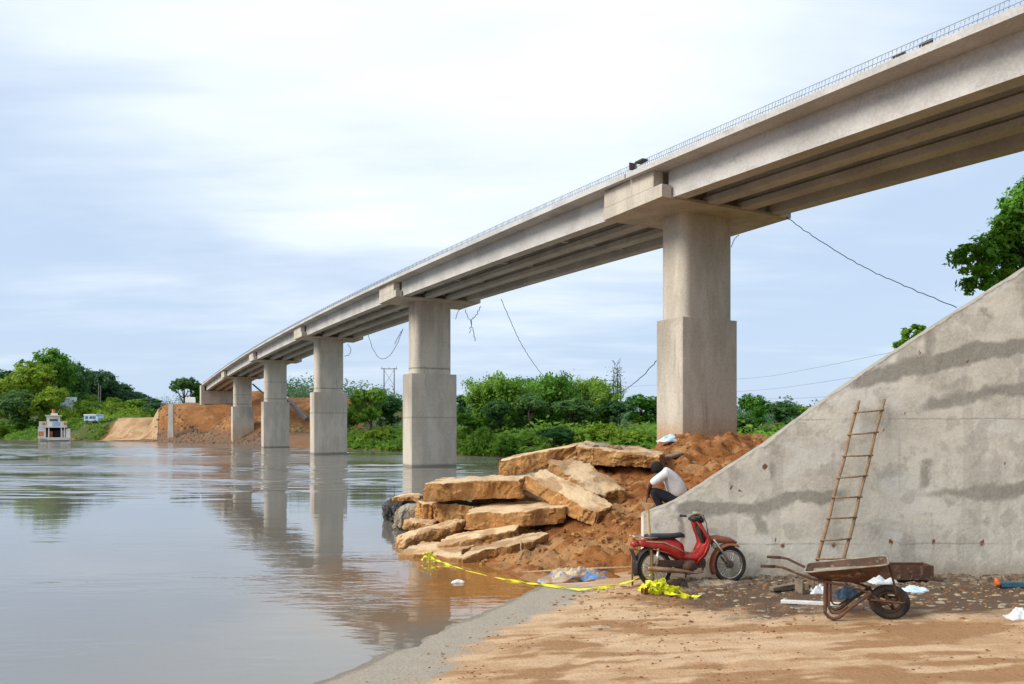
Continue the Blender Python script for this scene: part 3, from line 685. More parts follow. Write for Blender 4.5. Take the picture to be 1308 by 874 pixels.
# ------------------------------------------------------------------ motorcycle
def motorcycle():
    a, b = P(837, 746, 11.98), P(935.5, 739, 12.3); a.z = ramp_z(a.x, a.y)-.01; b.z = ramp_z(b.x, b.y)-.01
    hd = math.atan2(b.y-a.y, b.x-a.x); L = 1.205; sc = (b-a).length/ L
    t = thing('motorcycle', a, 'red step-through motorcycle parked against the concrete wall', 'motorcycle', hd)
    t.scale = (sc*.97,)*3; t.rotation_euler.y = -math.asin(clamp((b.z-a.z)/(b-a).length, -.2, .2))
    t.rotation_euler.x = R(-4)
    r = .272
    def wheel(x, name_r):
        w = MB().ring((x,0,r), (0,1,0), r-.03, .031, 40, 8, 1.0).build('wheel', M['rubber'], t, smooth=True)
        MB().ring((x,0,r), (0,1,0), r-.068, .014, 40, 6, 1.6).build('rim', M['steel'], w, smooth=True)
        m = MB()
        for i in range(32):
            q = 2*math.pi*i/32; q2 = q+(.34 if i % 2 else -.34); s = .022*(1 if i % 4 < 2 else -1)
            m.tube([(x+.04*math.cos(q2), s, r+.04*math.sin(q2)), (x+(r-.07)*math.cos(q), 0, r+(r-.07)*math.sin(q))], .0028, 4)
        m.build('spokes', M['steel'], w)
        MB().tube([(x,-.05,r),(x,-.03,r),(x,.03,r),(x,.05,r)], [.035,.055,.055,.035], 16).build('hub', M['engine'], w)
        return w
    wheel(0, 'r'); wheel(L, 'f')
    # body : lofted red side covers
    def sec(x, z0, z1, w, y0=0, n=12, tp=.75):
        pts = []
        for i in range(n):
            q = 2*math.pi*i/n; c, s = math.cos(q), math.sin(q)
            yy = math.copysign(abs(c)**.6, c)*w*(1 if s < 0 else lerp(1, tp, s)); zz = math.copysign(abs(s)**.6, s)
            pts.append(Vector((x, y0+yy, (z0+z1)/2+zz*(z1-z0)/2)))
        return pts
    m = MB(); m.loft([sec(-.27,.60,.68,.05), sec(-.15,.575,.70,.085), sec(.05,.53,.71,.115), sec(.2,.45,.71,.125), sec(.33,.37,.69,.12), sec(.43,.36,.62,.11)])
    m.build('side_cover', M['red'], t, smooth=True)
    m = MB(); m.loft([sec(.36,.34,.56,.1), sec(.47,.35,.50,.105), sec(.60,.34,.47,.11), sec(.70,.34,.52,.10), sec(.80,.40,.64,.08), sec(.86,.50,.76,.07)])
    m.build('centre_cover', M['red'], t, smooth=True)
    m = MB(); m.loft([sec(-.05,.545,.565,.118), sec(.15,.485,.505,.129), sec(.35,.42,.44,.126), sec(.5,.395,.415,.112)], cap=True)
    m.build('stripe', M['dusty_red'], t, smooth=True)
    for s_ in (-1, 1): MB().tube([(-.16,.088*s_,.665),(.1,.125*s_,.645),(.3,.125*s_,.56),(.46,.11*s_,.475)], .009, 6).build('pinstripe', M['sack' if 0 else 'pale_wood'], t, smooth=True)
    # leg shield
    m = MB(); rows = []
    for i in range(9):
        q = i/8; z = lerp(.30, .93, q); xf = interp([(0,.70),(.25,.78),(.5,.855),(.62,.84),(1,.715)], q); hw = interp([(0,.13),(.3,.19),(.7,.17),(1,.09)], q)
        row = []
        for j in range(9):
            s = j/8*2-1; row.append(Vector((xf-.10*s*s+(.035 if q > .2 else .0), s*hw, z)))
        row2 = [p+Vector((-.018, 0, 0)) for p in reversed(row)]
        rows.append(row+row2)
    m.loft(rows); m.build('leg_shield', M['red'], t, smooth=True)
    m = MB(); m.loft([sec(.80,.50,.64,.05), sec(.765,.60,.78,.055), sec(.70,.74,.95,.05)]); m.build('steering_cover', M['black'], t, smooth=True)
    m = MB(); m.loft([sec(.58,.95,.99,.06), sec(.63,.92,1.01,.09), sec(.69,.91,1.025,.1), sec(.75,.90,1.01,.085), sec(.78,.92,.985,.06)]); hb = m.build('handlebar_cowl', M['black'], t, smooth=True)
    MB().tube([(.76,0,.95),(.80,0,.945),(.81,0,.945)], [.05,.048,.025], 18).build('headlight', M['lens'], hb, smooth=True)
    MB().tube([(.60,.27,1.0),(.64,.16,1.0),(.66,0,.98),(.64,-.16,1.0),(.60,-.27,1.0)], .012, 8).build('handlebar', M['steel'], t, smooth=True)
    for s in (-1, 1): MB().tube([(.625,.2*s,1.0),(.585,.31*s,1.0)], .019, 10).build('grip', M['black'], t, smooth=True)
    MB().box((.70,0,1.045), (.10,.12,.045), Euler((0,.2,0)).to_matrix()).build('cloth_bundle', M['straw'], t, bevel=.02)
    m = MB(); m.loft([sec(-.12,.70,.765,.08), sec(-.04,.695,.775,.12), sec(.1,.69,.77,.13), sec(.3,.69,.765,.12), sec(.42,.70,.775,.085), sec(.475,.69,.75,.04)]); m.build('seat', M['seat'], t, smooth=True)
    # fenders
    def fender(cx, a0, a1, rr, hw, name, mat, th=.012):
        rows = []
        for i in range(15):
            q = R(lerp(a0, a1, i/14)); row = []
            for j in range(7):
                s = j/6*2-1; rad = rr-.035*s*s; row.append(Vector((cx+rad*math.cos(q), s*hw, r+rad*math.sin(q))))
            row2 = [Vector((p.x-th*math.cos(q), p.y, p.z-th*math.sin(q))) for p in reversed(row)]
            rows.append(row+row2)
        return MB().loft(rows).build(name, mat, t, smooth=True)
    fender(L, 62, 205, .325, .065, 'front_fender', M['dusty_red']); fender(0, 70, 196, .34, .075, 'rear_fender', M['black'])
    m = MB(); m.tube([(L-.35,0,.66),(L-.2,0,.655),(L+.02,0,.625),(L+.13,0,.59)], [.05,.06,.045,.015], 8); m.build('fender_nose', M['dusty_red'], t, smooth=True)
    for s in (-1, 1):
        MB().tube([(L-.29,.075*s,.66),(L-.01,.075*s,r)], [.021,.017], 8).build('fork_leg', M['steel'], t, smooth=True)
        MB().tube([(-.01,.09*s,r),(.02,.1*s,.56)], [.028,.02], 10).build('rear_shock', M['steel'], t, smooth=True)
    MB().tube([(0,.085,r),(.3,.085,.3),(.46,.085,.32)], .024, 8).build('swing_arm', M['engine'], t, smooth=True)
    m = MB(); m.loft([sec(.33,.24,.36,.06), sec(.40,.2,.40,.12), sec(.52,.19,.40,.13), sec(.63,.22,.40,.11)]); e = m.build('engine', M['engine'], t, smooth=True)
    m = MB()
    for i in range(7): m.loft([[Vector((.62+i*.024, y, z)) for y, z in ((-.065,.25),(.065,.25),(.065,.38),(-.065,.38))], [Vector((.634+i*.024, y, z)) for y, z in ((-.065,.25),(.065,.25),(.065,.38),(-.065,.38))]])
    m.tube([(.60,0,.31),(.80,0,.32)], .045, 10); m.build('cylinder_head', M['engine'], e)
    MB().tube([(.50,-.135,.29),(.50,-.15,.29)], .085, 18).build('crank_cover', M['rust'], e, smooth=True)
    MB().tube([(.74,-.06,.25),(.70,-.11,.2),(.55,-.14,.19),(.40,-.15,.22),(.12,-.155,.255),(-.17,-.16,.29),(-.18,-.16,.292)], [.016,.017,.017,.03,.042,.036,.02], 12).build('exhaust', M['exhaust'], t, smooth=True)
    m = MB()
    for s in (-1, 1): m.tube([(.12,.1*s,.72),(-.12,.115*s,.715),(-.30,.11*s,.735),(-.36,.06*s,.75),(-.36,0,.75)], .011, 8)
    m.tube([(-.16,.11,.72),(-.16,-.11,.72)], .009, 6); m.tube([(-.27,.11,.732),(-.27,-.11,.732)], .009, 6); m.build('luggage_rack', M['steel'], t, smooth=True)
    m = MB(); m.loft([sec(-.36,.60,.66,.03), sec(-.31,.585,.68,.055), sec(-.26,.59,.68,.06)]); m.build('tail_light', M['red'], t, smooth=True)
    for y_ in (-.05, .04): MB().tube([(.64,y_*3,1.0),(.72,y_*3.2,1.02),(.80,y_*2,.88),(.85,y_,.68),(.9,y_,.55)], .006, 6).build('control_cable', M['black'], t, smooth=True)
    MB().box((.2,-.1,.34), (.42,.03,.1), Euler((0,.06,0)).to_matrix()).build('chain_guard', M['rust_dark'], t, bevel=.012)
    MB().box((-.33,0,.48), (.012,.13,.17), Euler((0,-.35,0)).to_matrix()).build('mudflap', M['black'], t, bevel=.004)
    MB().tube([(.45,-.1,.2),(.40,-.16,.12),(.405,-.21,.0),(.44,-.215,-.002)], .011, 8).build('kickstand', M['black'], t, smooth=True)
    MB().tube([(.44,.2,.19),(.44,.12,.185),(.44,-.14,.185),(.44,-.22,.19)], .014, 8).build('footpeg', M['black'], t, smooth=True)
motorcycle()

# ------------------------------------------------------------------ wheelbarrow
def wheelbarrow():
    a = on_ramp(1136, 791)
    t = thing('wheelbarrow', a, 'rusty wheelbarrow with cement crusted tray standing on the mud', 'wheelbarrow', R(-24))
    t.scale = (1.0, 1.08, .92)
    r = .225
    w = MB().ring((0,0,r), (0,1,0), r-.05, .05, 40, 10, .9).build('wheel', M['rubber'], t, smooth=True)
    m = MB().ring((0,0,r), (0,1,0), r-.1, .02, 32, 6, 1.8)
    for i in range(4):
        q = R(90*i+25); m.tube([(0,0,r),((r-.1)*math.cos(q),0,r+(r-.1)*math.sin(q))], [.03,.018], 8)
    m.tube([(0,-.06,r),(0,.06,r)], .04, 14); m.build('rim', M['rust_dark'], w, smooth=True)
    MB().tube([(0,-.15,r),(0,.15,r)], .012, 8).build('axle', M['rust'], t)
    # tray
    def ring_(z, x0, x1, hw, n=6, rc=.09, tilt=0.):
        pts = []
        for cx, cy, a0 in ((x1-rc, hw-rc, 0), (x0+rc, hw-rc, 90), (x0+rc, -hw+rc, 180), (x1-rc, -hw+rc, 270)):
            for i in range(n+1):
                q = R(a0+90*i/n); x = cx+rc*math.cos(q); pts.append(Vector((x, cy+rc*math.sin(q), z+tilt*(x-x0))))
        return pts
    o1 = [ring_(.465,-.74,-.26,.17,tilt=.03), ring_(.475,-.77,-.22,.2,tilt=.06), ring_(.53,-.86,-.11,.27,tilt=.12), ring_(.585,-.925,-.02,.325,tilt=.19)]
    inn = [ring_(.583,-.905,-.04,.305,tilt=.19), ring_(.545,-.85,-.12,.265,tilt=.12), ring_(.50,-.77,-.23,.2,tilt=.06)]
    m = MB(); m.loft(o1+inn); tr = m.build('tray', M['rust'], t, smooth=False); smooth_angle(tr, 50)
    MB().tube(ring_(.59,-.93,-.015,.33,tilt=.19), .011, 8, closed=True).build('tray_rim', M['tray_mud'], tr, smooth=True)
    m = MB(); top = ring_(.548,-.85,-.12,.265,tilt=.13); c = sum(top, Vector())/len(top)
    m.loft([[c+(p-c)*.86+Vector((0,0,-.05)) for p in top], top, [c+(p-c)*.75+Vector((0,0,.018*nz(p.x*9,p.y*9))) for p in top], [c+(p-c)*.4+Vector((0,0,.02+.02*nz(p.x*9,p.y*9))) for p in top]])
    m.build('cement_crust', M['tray_mud'], tr, smooth=True)
    for s in (-1, 1):
        MB().tube([(0.03,.13*s,r+.005),(-.1,.135*s,r+.03),(-.26,.16*s,.37),(-.5,.2*s,.435),(-.85,.255*s,.50),(-1.0,.28*s,.56),(-1.17,.315*s,.635),(-1.25,.33*s,.645),(-1.42,.34*s,.64)], .0165, 8).build('handle', M['rust'], t, smooth=True)
        MB().tube([(-1.26,.331*s,.645),(-1.43,.341*s,.64)], 0.02, 8).build('grip', M['rust_dark'], t, smooth=True)
        MB().tube([(-.70,.225*s,.46),(-.70,.235*s,.22),(-.70,.24*s,.07),(-.66,.24*s,.015),(-.6,.24*s,.0),(-.54,.235*s,.03),(-.43,.22*s,.15),(-.2,.17*s,.36)], .021, 10).build('leg', M['rust'], t, smooth=True)
        MB().tube([(-.655,.225*s,.455),(-.655,.235*s,.12),(-.62,.24*s,.07),(-.56,.235*s,.07),(-.45,.22*s,.17)], .012, 8).build('leg_brace', M['rust'], t, smooth=True)
        MB().tube([(-.02,.17*s,.755),(.0,.16*s,.70),(.06,.145*s,.42),(.085,.13*s,r+.06)], .012, 8).build('tray_stay', M['rust_dark'], t, smooth=True)
    MB().tube([(-.24,.14,.27),(0.1,.15,r+.03),(.15,.1,r+.02),(.17,0,r+.02),(.15,-.1,r+.02),(.1,-.15,r+.03),(-.24,-.14,.27)], .014, 8).build('wheel_guard', M['rust'], t, smooth=True)
wheelbarrow()

# ------------------------------------------------------------------ ladder leaning on the wall
def ladder():
    b0, b1 = P(1043,722,12.05), P(1076,722,12.05); t0, t1 = P(1097,512,12.54), P(1129.5,510,12.54)
    t = thing('ladder', (b0+b1)/2, 'wooden eight rung ladder leaning on the concrete wall', 'ladder'); o = t.location.copy()
    for a, b, q in ((b0, t0, .008), (b1, t1, -.006)):
        m = MB(); pts = [lerp(a, b, i/10)+Vector((.008*math.sin(i*1.7+q*400), 0, 0)) for i in range(11)]
        m.tube(pts, [.028-.0006*i for i in range(11)], 8); m.build('rail', M['wood'], t, o, smooth=True)
    for py in (526,555,584,611,637,663,690,714):
        f = (722-py)/211; a = lerp(b0, t0, f); b = lerp(b1, t1, f); d = (b-a).normalized()
        m = MB(); k = random.uniform(-.015, .015)
        m.tube([a-d*.055+Vector((0,-.03,k)), lerp(a,b,.5)+Vector((0,-.03,-.004)), b+d*.03+Vector((0,-.03,-k))], .0145, 7); m.build('rung', M['wood'], t, o, smooth=True)
ladder()

# ------------------------------------------------------------------ shovel-like stake, thin post
def pos_at(px, py, Y): return P(px, py, Y)
b = on_ramp(834, 749); tp = P(827, 652, b.y+.02)
t = thing('wooden_rammer', b, 'pale wooden stake with a flared head standing before the motorcycle', 'stake')
m = MB(); m.tube([b-Vector((0,0,.03)), lerp(b,tp,.5)+Vector((.01,0,0)), tp], [.027,.023,.024], 10); m.build('shaft', M['pale_wood'], t, b, smooth=True)
m = MB(); q = [(-.028,0),(.028,0),(.03,.05),(.10,.115),(.10,.135),(-.11,.15),(-.11,.13),(-.03,.05)]
m.loft([[tp+Vector((x, -.02, z-.03)) for x, z in q], [tp+Vector((x, .02, z-.03)) for x, z in q]]); m.build('head', M['pale_wood'], t, b, bevel=.004)
b = on_ramp(808, 748); m = MB(); m.tube([b-Vector((0,0,.05)), P(807,718,b.y), P(808.5,690,b.y)], [.016,.015,.014], 7)
tag(m.build('wooden_post', M['wood'], None, b, smooth=True), 'thin brown stick upright behind the motorcycle rear wheel', 'stick')

# ------------------------------------------------------------------ caution tape
def ribbon(pts, w, mat, name, off, twist=0.):
    # flat ribbon with a little thickness following pts, width mostly vertical/horizontal mix
    pts = [Vector(p) for p in pts]; rings = []
    fine = []
    for i in range(len(pts)-1):
        for j in range(6): fine.append(lerp(pts[i], pts[i+1], j/6))
    fine.append(pts[-1])
    for i, p in enumerate(fine):
        d = (fine[min(i+1, len(fine)-1)]-fine[max(i-1, 0)]).normalized()
        ang = .6+twist*math.sin(i*.55)+.4*nz(i*.3, 2)
        side = d.cross(Vector((0,0,1)))
        if side.length < .1: side = Vector((1,0,0))
        side.normalize(); up = side.cross(d)
        a = side*math.cos(ang)+up*math.sin(ang); nn = d.cross(a)*.003; a = a*(w/2)
        rings.append([p-a-nn, p+a-nn, p+a+nn, p-a+nn])
    return MB().loft(rings)
g = lambda px, py, dz=.02: on_ramp(px, py)+Vector((0,0,dz))
wl = lambda px, py, z=.03: P(px, py, (H-z)*1000/(py-545))
o0 = wl(660,741)
line = [P(549,711,15.0), P(556,715,14.9), wl(566,719,.03), wl(580,724,.0), wl(600,731,-.012), wl(630,738,-.008), wl(656,742,.012), g(675,746,.05), g(700,751,.04), g(740,756,.03), g(775,755,.06), g(800,752,.09), g(822,748,.13), g(834,746,.15)]
m = ribbon(line, .04, None, '', None, 1.2)
for kx in range(6):   # knotted ends
    q = R(60*kx); c = line[0]
    mm = ribbon([c, c+Vector((.10*math.cos(q), .02*math.sin(q*2), .09*math.sin(q))), c+Vector((.17*math.cos(q+.4), -.04, .13*math.sin(q+.4)-.02))], .045, None, '', None, .8); m.add(mm.v, mm.f)
tag(m.build('caution_tape', M['tape'], None, line[5]), 'yellow tape trailing from the slabs through the water to the stake', 'tape')
c = g(838, 758, .02)
m = MB(); rnd = random.Random(3)
for i in range(46):
    x = rnd.gauss(.02, .10); h = max(.01, .16*math.exp(-(x/.13)**2))*rnd.uniform(.3, 1); y = rnd.gauss(0, .07)
    p0 = c+Vector((x, y, h)); ln = rnd.uniform(.06, .14); q = rnd.uniform(0, 6.28)
    mm = ribbon([p0, p0+Vector((ln*math.cos(q), ln*math.sin(q)*.5, rnd.uniform(-.03, .07))), p0+Vector((ln*1.5*math.cos(q+.8), ln*math.sin(q+.8)*.6, rnd.uniform(-.06, .0)))], .055, None, '', None, 1.)
    m.add([Vector((v.x, v.y, max(v.z, c.z-.01))) for v in mm.v], mm.f)
mm = ribbon([c+Vector((-.13,-.05,.0)), c+Vector((.1,-.08,.02)), g(868,764,.03), g(884,765,.03), g(896,763,.02)], .07, None, '', None, 1.); m.add(mm.v, mm.f)
tag(m.build('caution_tape', M['tape'], None, c), 'crumpled heap of yellow tape around the foot of the stake', 'tape')
bk = g(826, 758, .045); tag(MB().box(bk, (.14,.1,.09), Euler((0,0,.4)).to_matrix()).build('brick', M['brick'], None, bk, bevel=.008), 'brown brick beside the crumpled yellow tape', 'brick')

# ------------------------------------------------------------------ crumpled cloths, bags, planks
def crumple(name, c, sx, sy, sz, mat, seed, label, cat, n=40, fold=1., rz=0.):
    c = Vector(c); xs_ = [i/n*2-1 for i in range(n+1)]; vs = []; fs = []
    cr, sr = math.cos(rz), math.sin(rz)
    for side in (0, 1):
        for b_ in xs_:
            for a_ in xs_:
                e = 1+.22*nz(a_*1.7+seed, b_*1.7, 4)
                rr = min(1, (abs(a_)**4+abs(b_)**4)**.25/1.); edge = max(0, 1-rr**3)
                x, y = a_*sx*e, b_*sy*e
                f = .5+.55*nz(a_*2.1*fold+seed, b_*2.4*fold, 1)+.3*abs(nz(a_*5*fold+seed, b_*5*fold, 2))+.13*abs(nz(a_*11*fold, b_*11*fold, seed))
                z = sz*max(.06, f)*(edge*.92+.08) if side == 0 else -.02
                vs.append(c+Vector((x*cr-y*sr, x*sr+y*cr, z)))
    N1 = n+1; base = N1*N1
    for j in range(n):
        for i in range(n):
            q = j*N1+i; fs.append((q, q+1, q+N1+1, q+N1)); q += base; fs.append((q, q+N1, q+N1+1, q+1))
    for i in range(n):
        for p, q in ((i, i+1), (n*N1+i+1, n*N1+i), ((i+1)*N1, i*N1), (i*N1+n, (i+1)*N1+n)):
            fs.append((p, p+base, q+base, q))
    m = MB(); m.v = vs; m.f = fs
    return tag(m.build(name, mat, None, c, smooth=True), label, cat)
crumple('woven_sack', g(738,741,.0), .62, .17, .25, M['sack'], 3, 'crumpled cream and blue woven sack on the water edge', 'sack', 56, 1.5, R(10))
crumple('straw_bundle', g(912,747,.0), .42, .11, .1, M['straw'], 8, 'flat grey bundle of dry fronds before the front wheel', 'straw', 40, 2., R(3))
crumple('plastic_bag', g(1045,757,.0), .14, .09, .14, M['plastic_white'], 5, 'white plastic bag beside the small pale crate', 'bag', 24)
crumple('plastic_bag', g(1083,765,.0), .16, .12, .27, M['navy'], 12, 'dark navy plastic bag under the wheelbarrow tray', 'bag', 26, .8)
crumple('plastic_bag', g(1124,746,.0), .25, .1, .17, M['plastic_white'], 15, 'white crumpled sheet behind the wheelbarrow wheel', 'bag', 26)
crumple('plastic_bag', g(1168,755,.0), .22, .1, .08, M['sheet'], 19, 'thin pale blue litter before the rusty box', 'bag', 26)
crumple('plastic_bag', g(1303,789,.0), .14, .1, .12, M['plastic_white'], 23, 'white bag lying on the mud at the right edge', 'bag', 26)
crumple('paper_scrap', g(768,801,.0), .12, .05, .02, M['straw'], 29, 'flat pale scrap on the bare mud between water and wheelbarrow', 'scrap', 16)
crumple('paper_scrap', g(1240,793,.0), .07, .03, .025, M['pale_wood'], 31, 'small tan scrap near the right edge of the mud', 'scrap', 14)
crumple('plastic_sheet', Vector((P(856,573,22.2).x, 22.2, mound_z(P(856,573,22.2).x, 22.2)+.02)), .33, .25, .22, M['sheet'], 37, 'pale blue sheet draped on the earth beside the nearest pier', 'sheet', 26, .5, R(25))
def board(name, A, B, w, th, mat, label, cat, up=None):
    A, B = Vector(A), Vector(B); d = (B-A); L = d.length; d.normalize(); s = d.cross(Vector((0,0,1))).normalized() if not up else up
    rot = Matrix((d, s, d.cross(s))).transposed(); m = MB(); m.box((A+B)/2, (L, w, th), rot)
    return tag(m.build(name, mat, None, (A+B)/2, bevel=min(th, w)*.15), label, cat)
board('plank', g(998,771,.03), g(1074,775,.03), .07, .045, M['plastic_white'], 'pale painted plank lying on the mud under the wheelbarrow handles', 'plank')
board('pipe_offcut', g(1278,752,.06), g(1330,752,.06), .075, .075, M['blue_pipe'], 'dark blue pipe lying at the wall foot', 'pipe')
A = g(1276,752,.06); m = MB(); m.tube([A, A+Vector((-.03,0,.02)), A+Vector((-.05,0,.1))], [.045,.04,.012], 10); tag(m.build('orange_cap', M['orange'], None, A, smooth=True), 'small orange cap beside the dark blue pipe end', 'cap')
board('plank', g(985,756,.04), g(1020,752,.06), .09, .06, M['stone'], 'grey broken stick lying before the ladder', 'stick')
t = thing('steel_box', P(1155,742,12.2), 'rusty brown open steel box lying against the wall', 'box'); bo = t.location
zb = ramp_z(bo.x, 12.2)+.01
m = MB()
x0, x1 = P(1108,0,12.2).x, P(1186,0,12.2).x
for c_, s_ in (((x0+x1)/2, (x1-x0)),):
    m.box((c_, 12.05, zb+.11), (s_, .015, .22)); m.box((c_, 12.35, zb+.11), (s_, .015, .22)); m.box((c_, 12.2, zb+.008), (s_-.02, .28, .014))
    m.box((x0+.008, 12.2, zb+.11), (.014, .284, .22)); m.box((x1-.008, 12.2, zb+.11), (.014, .284, .22))
m.build('shell', M['rust'], t, bo, bevel=.004)
m = MB(); m.box((x1+.004, 12.2, zb+.11), (.01, .27, .2)); m.build('end_plate', M['brick'], t, bo)
t = thing('crate', g(1028,757,0), 'small pale open crate with a brown block inside by the ladder', 'crate', R(20))
m = MB()
for sx_ in (-1, 1): m.box((.1*sx_,0,.1), (.025,.16,.2))
m.box((0,0,.015), (.175,.16,.03)); m.box((0,.07,.1), (.175,.02,.14)); m.build('shell', M['stone'], t, bevel=.003)
MB().box((.0,-.0,.09), (.08,.08,.11)).build('block', M['pale_wood'], t, bevel=.006)
crumple('plastic_scrap', P(585,743,13.05)+Vector((0,0,-.005)), .1, .06, .05, M['plastic_white'], 51, 'white scrap floating in the brown shallows by the ramp', 'scrap', 16)
# rubble along the wall foot, clods on the mud
def chips(name, n, place, smin, smax, mat, seed, flat=.5):
    rg = random.Random(seed); m = MB()
    for _ in range(n):
        c, k = place(rg); s = lerp(smin, smax, rg.random()**3)*k
        pts = []
        q0 = rg.random()*6.28
        top = []; bot = []; nn = rg.choice((4,5,6))
        for i in range(nn):
            q = q0+2*math.pi*i/nn; r1 = s*rg.uniform(.6, 1.2)
            bot.append(c+Vector((r1*math.cos(q)*1.3, r1*math.sin(q), -.2*s))); top.append(c+Vector((r1*.75*math.cos(q)*1.3, r1*.75*math.sin(q), s*flat*rg.uniform(.6, 1.3))))
        m.loft([bot, top])
    o = m.build(name, mat); o['kind'] = 'stuff'; return o
def pl_wall(rg):
    x = rg.uniform(2.4, 9.5); y = 12.58-abs(rg.gauss(0, .42)); return Vector((x, y, ramp_z(x, y))), 1
chips('rubble', 2600, pl_wall, .008, .065, M['stone'], 4, .4)
def pl_mud(rg):
    y = 12.3-abs(rg.gauss(0, 1.3)); x = rg.uniform(.5, 9.); 
    return Vector((x, y, ramp_z(x, y))), (1 if ramp_d(x, y) > .7 else 0.01)
chips('gravel', 1400, pl_mud, .006, .035, M['clod'], 6)
chips('debris', 420, lambda rg: (lambda x, y: (Vector((x, y, ramp_z(x, y)+.004)), 1))(rg.uniform(2.6, 9.), rg.uniform(9.6, 12.4)), .012, .06, M['straw'], 9, .15)
def pl_fore(rg):
    y = rg.uniform(7., 11.); x = rg.uniform(-1.6, 7.5); return Vector((x, y, ramp_z(x, y))), (1 if ramp_d(x, y) > .5 and fr(x*.8, y*.8, 61) > -.1 else .01)
chips('grit', 3000, pl_fore, .003, .016, M['clod'], 16, .7)
def pl_mound(rg):
    x = rg.uniform(-1, 7.5); y = rg.uniform(13.2, 24.5); return Vector((x, y, mound_z(x, y))), (1 if x-interp(XW, y) > .6 else .01)
chips('dirt', 3200, pl_mound, .01, .06, M['mound'], 12, .7)
for px, py, sx_ in ((693,714,.03),(858,586,.0)):
    pass
def pl_frag(rg):
    x = rg.uniform(-2.6, 2.6); y = rg.uniform(14.4, 19.6); return Vector((x, y, mound_z(x, y)+.02)), (1 if x-interp(XW, y) > -.15 else .01)
chips('broken_concrete', 300, pl_frag, .015, .1, M['slab'], 41, .5)
# rope hanging over the thin slab
m = MB(); m.tube([P(666,690,15.0), P(665,700,14.9), P(667,706,14.85), P(662,716,14.7), P(663,728,14.5), P(667,742,13.9)], .012, 6)
tag(m.build('rope', M['straw'], None, P(664,716,14.8), smooth=True), 'pale rope hanging over the thin tilted slab into the water', 'rope')
m = MB(); m.tube([P(668,735,13.8)+Vector((0,0,.05)), P(730,731,13.6)+Vector((0,0,.05)), P(806,724.5,12.9)+Vector((0,0,.0))], .017, 7)
tag(m.build('pole', M['pale_wood'], None, P(730,731,13.6), smooth=True), 'long pale pole lying along the foot of the earth mound', 'pole')
m = MB(); c = P(857,585,20.5); c.z = mound_z(c.x, c.y)+.07; m.box(c, (.6,.3,.08), Euler((.1,-.25,.3)).to_matrix())
tag(m.build('stone_slab', M['stone'], None, c, bevel=.02), 'small grey stone plate on the earth behind the man', 'stone')
# ------------------------------------------------------------------ man squatting on the earth behind the wall
def skin_mesh(name, pts, edges, rad, mat, parent, off, root=0, sub=2):
    me = bpy.data.meshes.new(name); me.from_pydata([Vector(p)-off for p in pts], edges, [])
    o = bpy.data.objects.new(name+'_tmp', me); COL.objects.link(o)
    md = o.modifiers.new('skin', 'SKIN'); md.use_smooth_shade = True
    sv = me.skin_vertices[0].data
    for i, r_ in enumerate(rad): sv[i].radius = (r_, r_) if not isinstance(r_, tuple) else r_
    for i in range(len(pts)): sv[i].use_root = (i == root)
    s = o.modifiers.new('sub', 'SUBSURF'); s.levels = sub; s.render_levels = sub
    dg = bpy.context.evaluated_depsgraph_get(); nm = bpy.data.meshes.new_from_object(o.evaluated_get(dg)); nm.name = name
    bpy.data.objects.remove(o); nm.materials.clear(); nm.materials.append(mat)
    nm.polygons.foreach_set('use_smooth', [True]*len(nm.polygons))
    q = bpy.data.objects.new(name, nm); COL.objects.link(q); q.parent = parent; return q
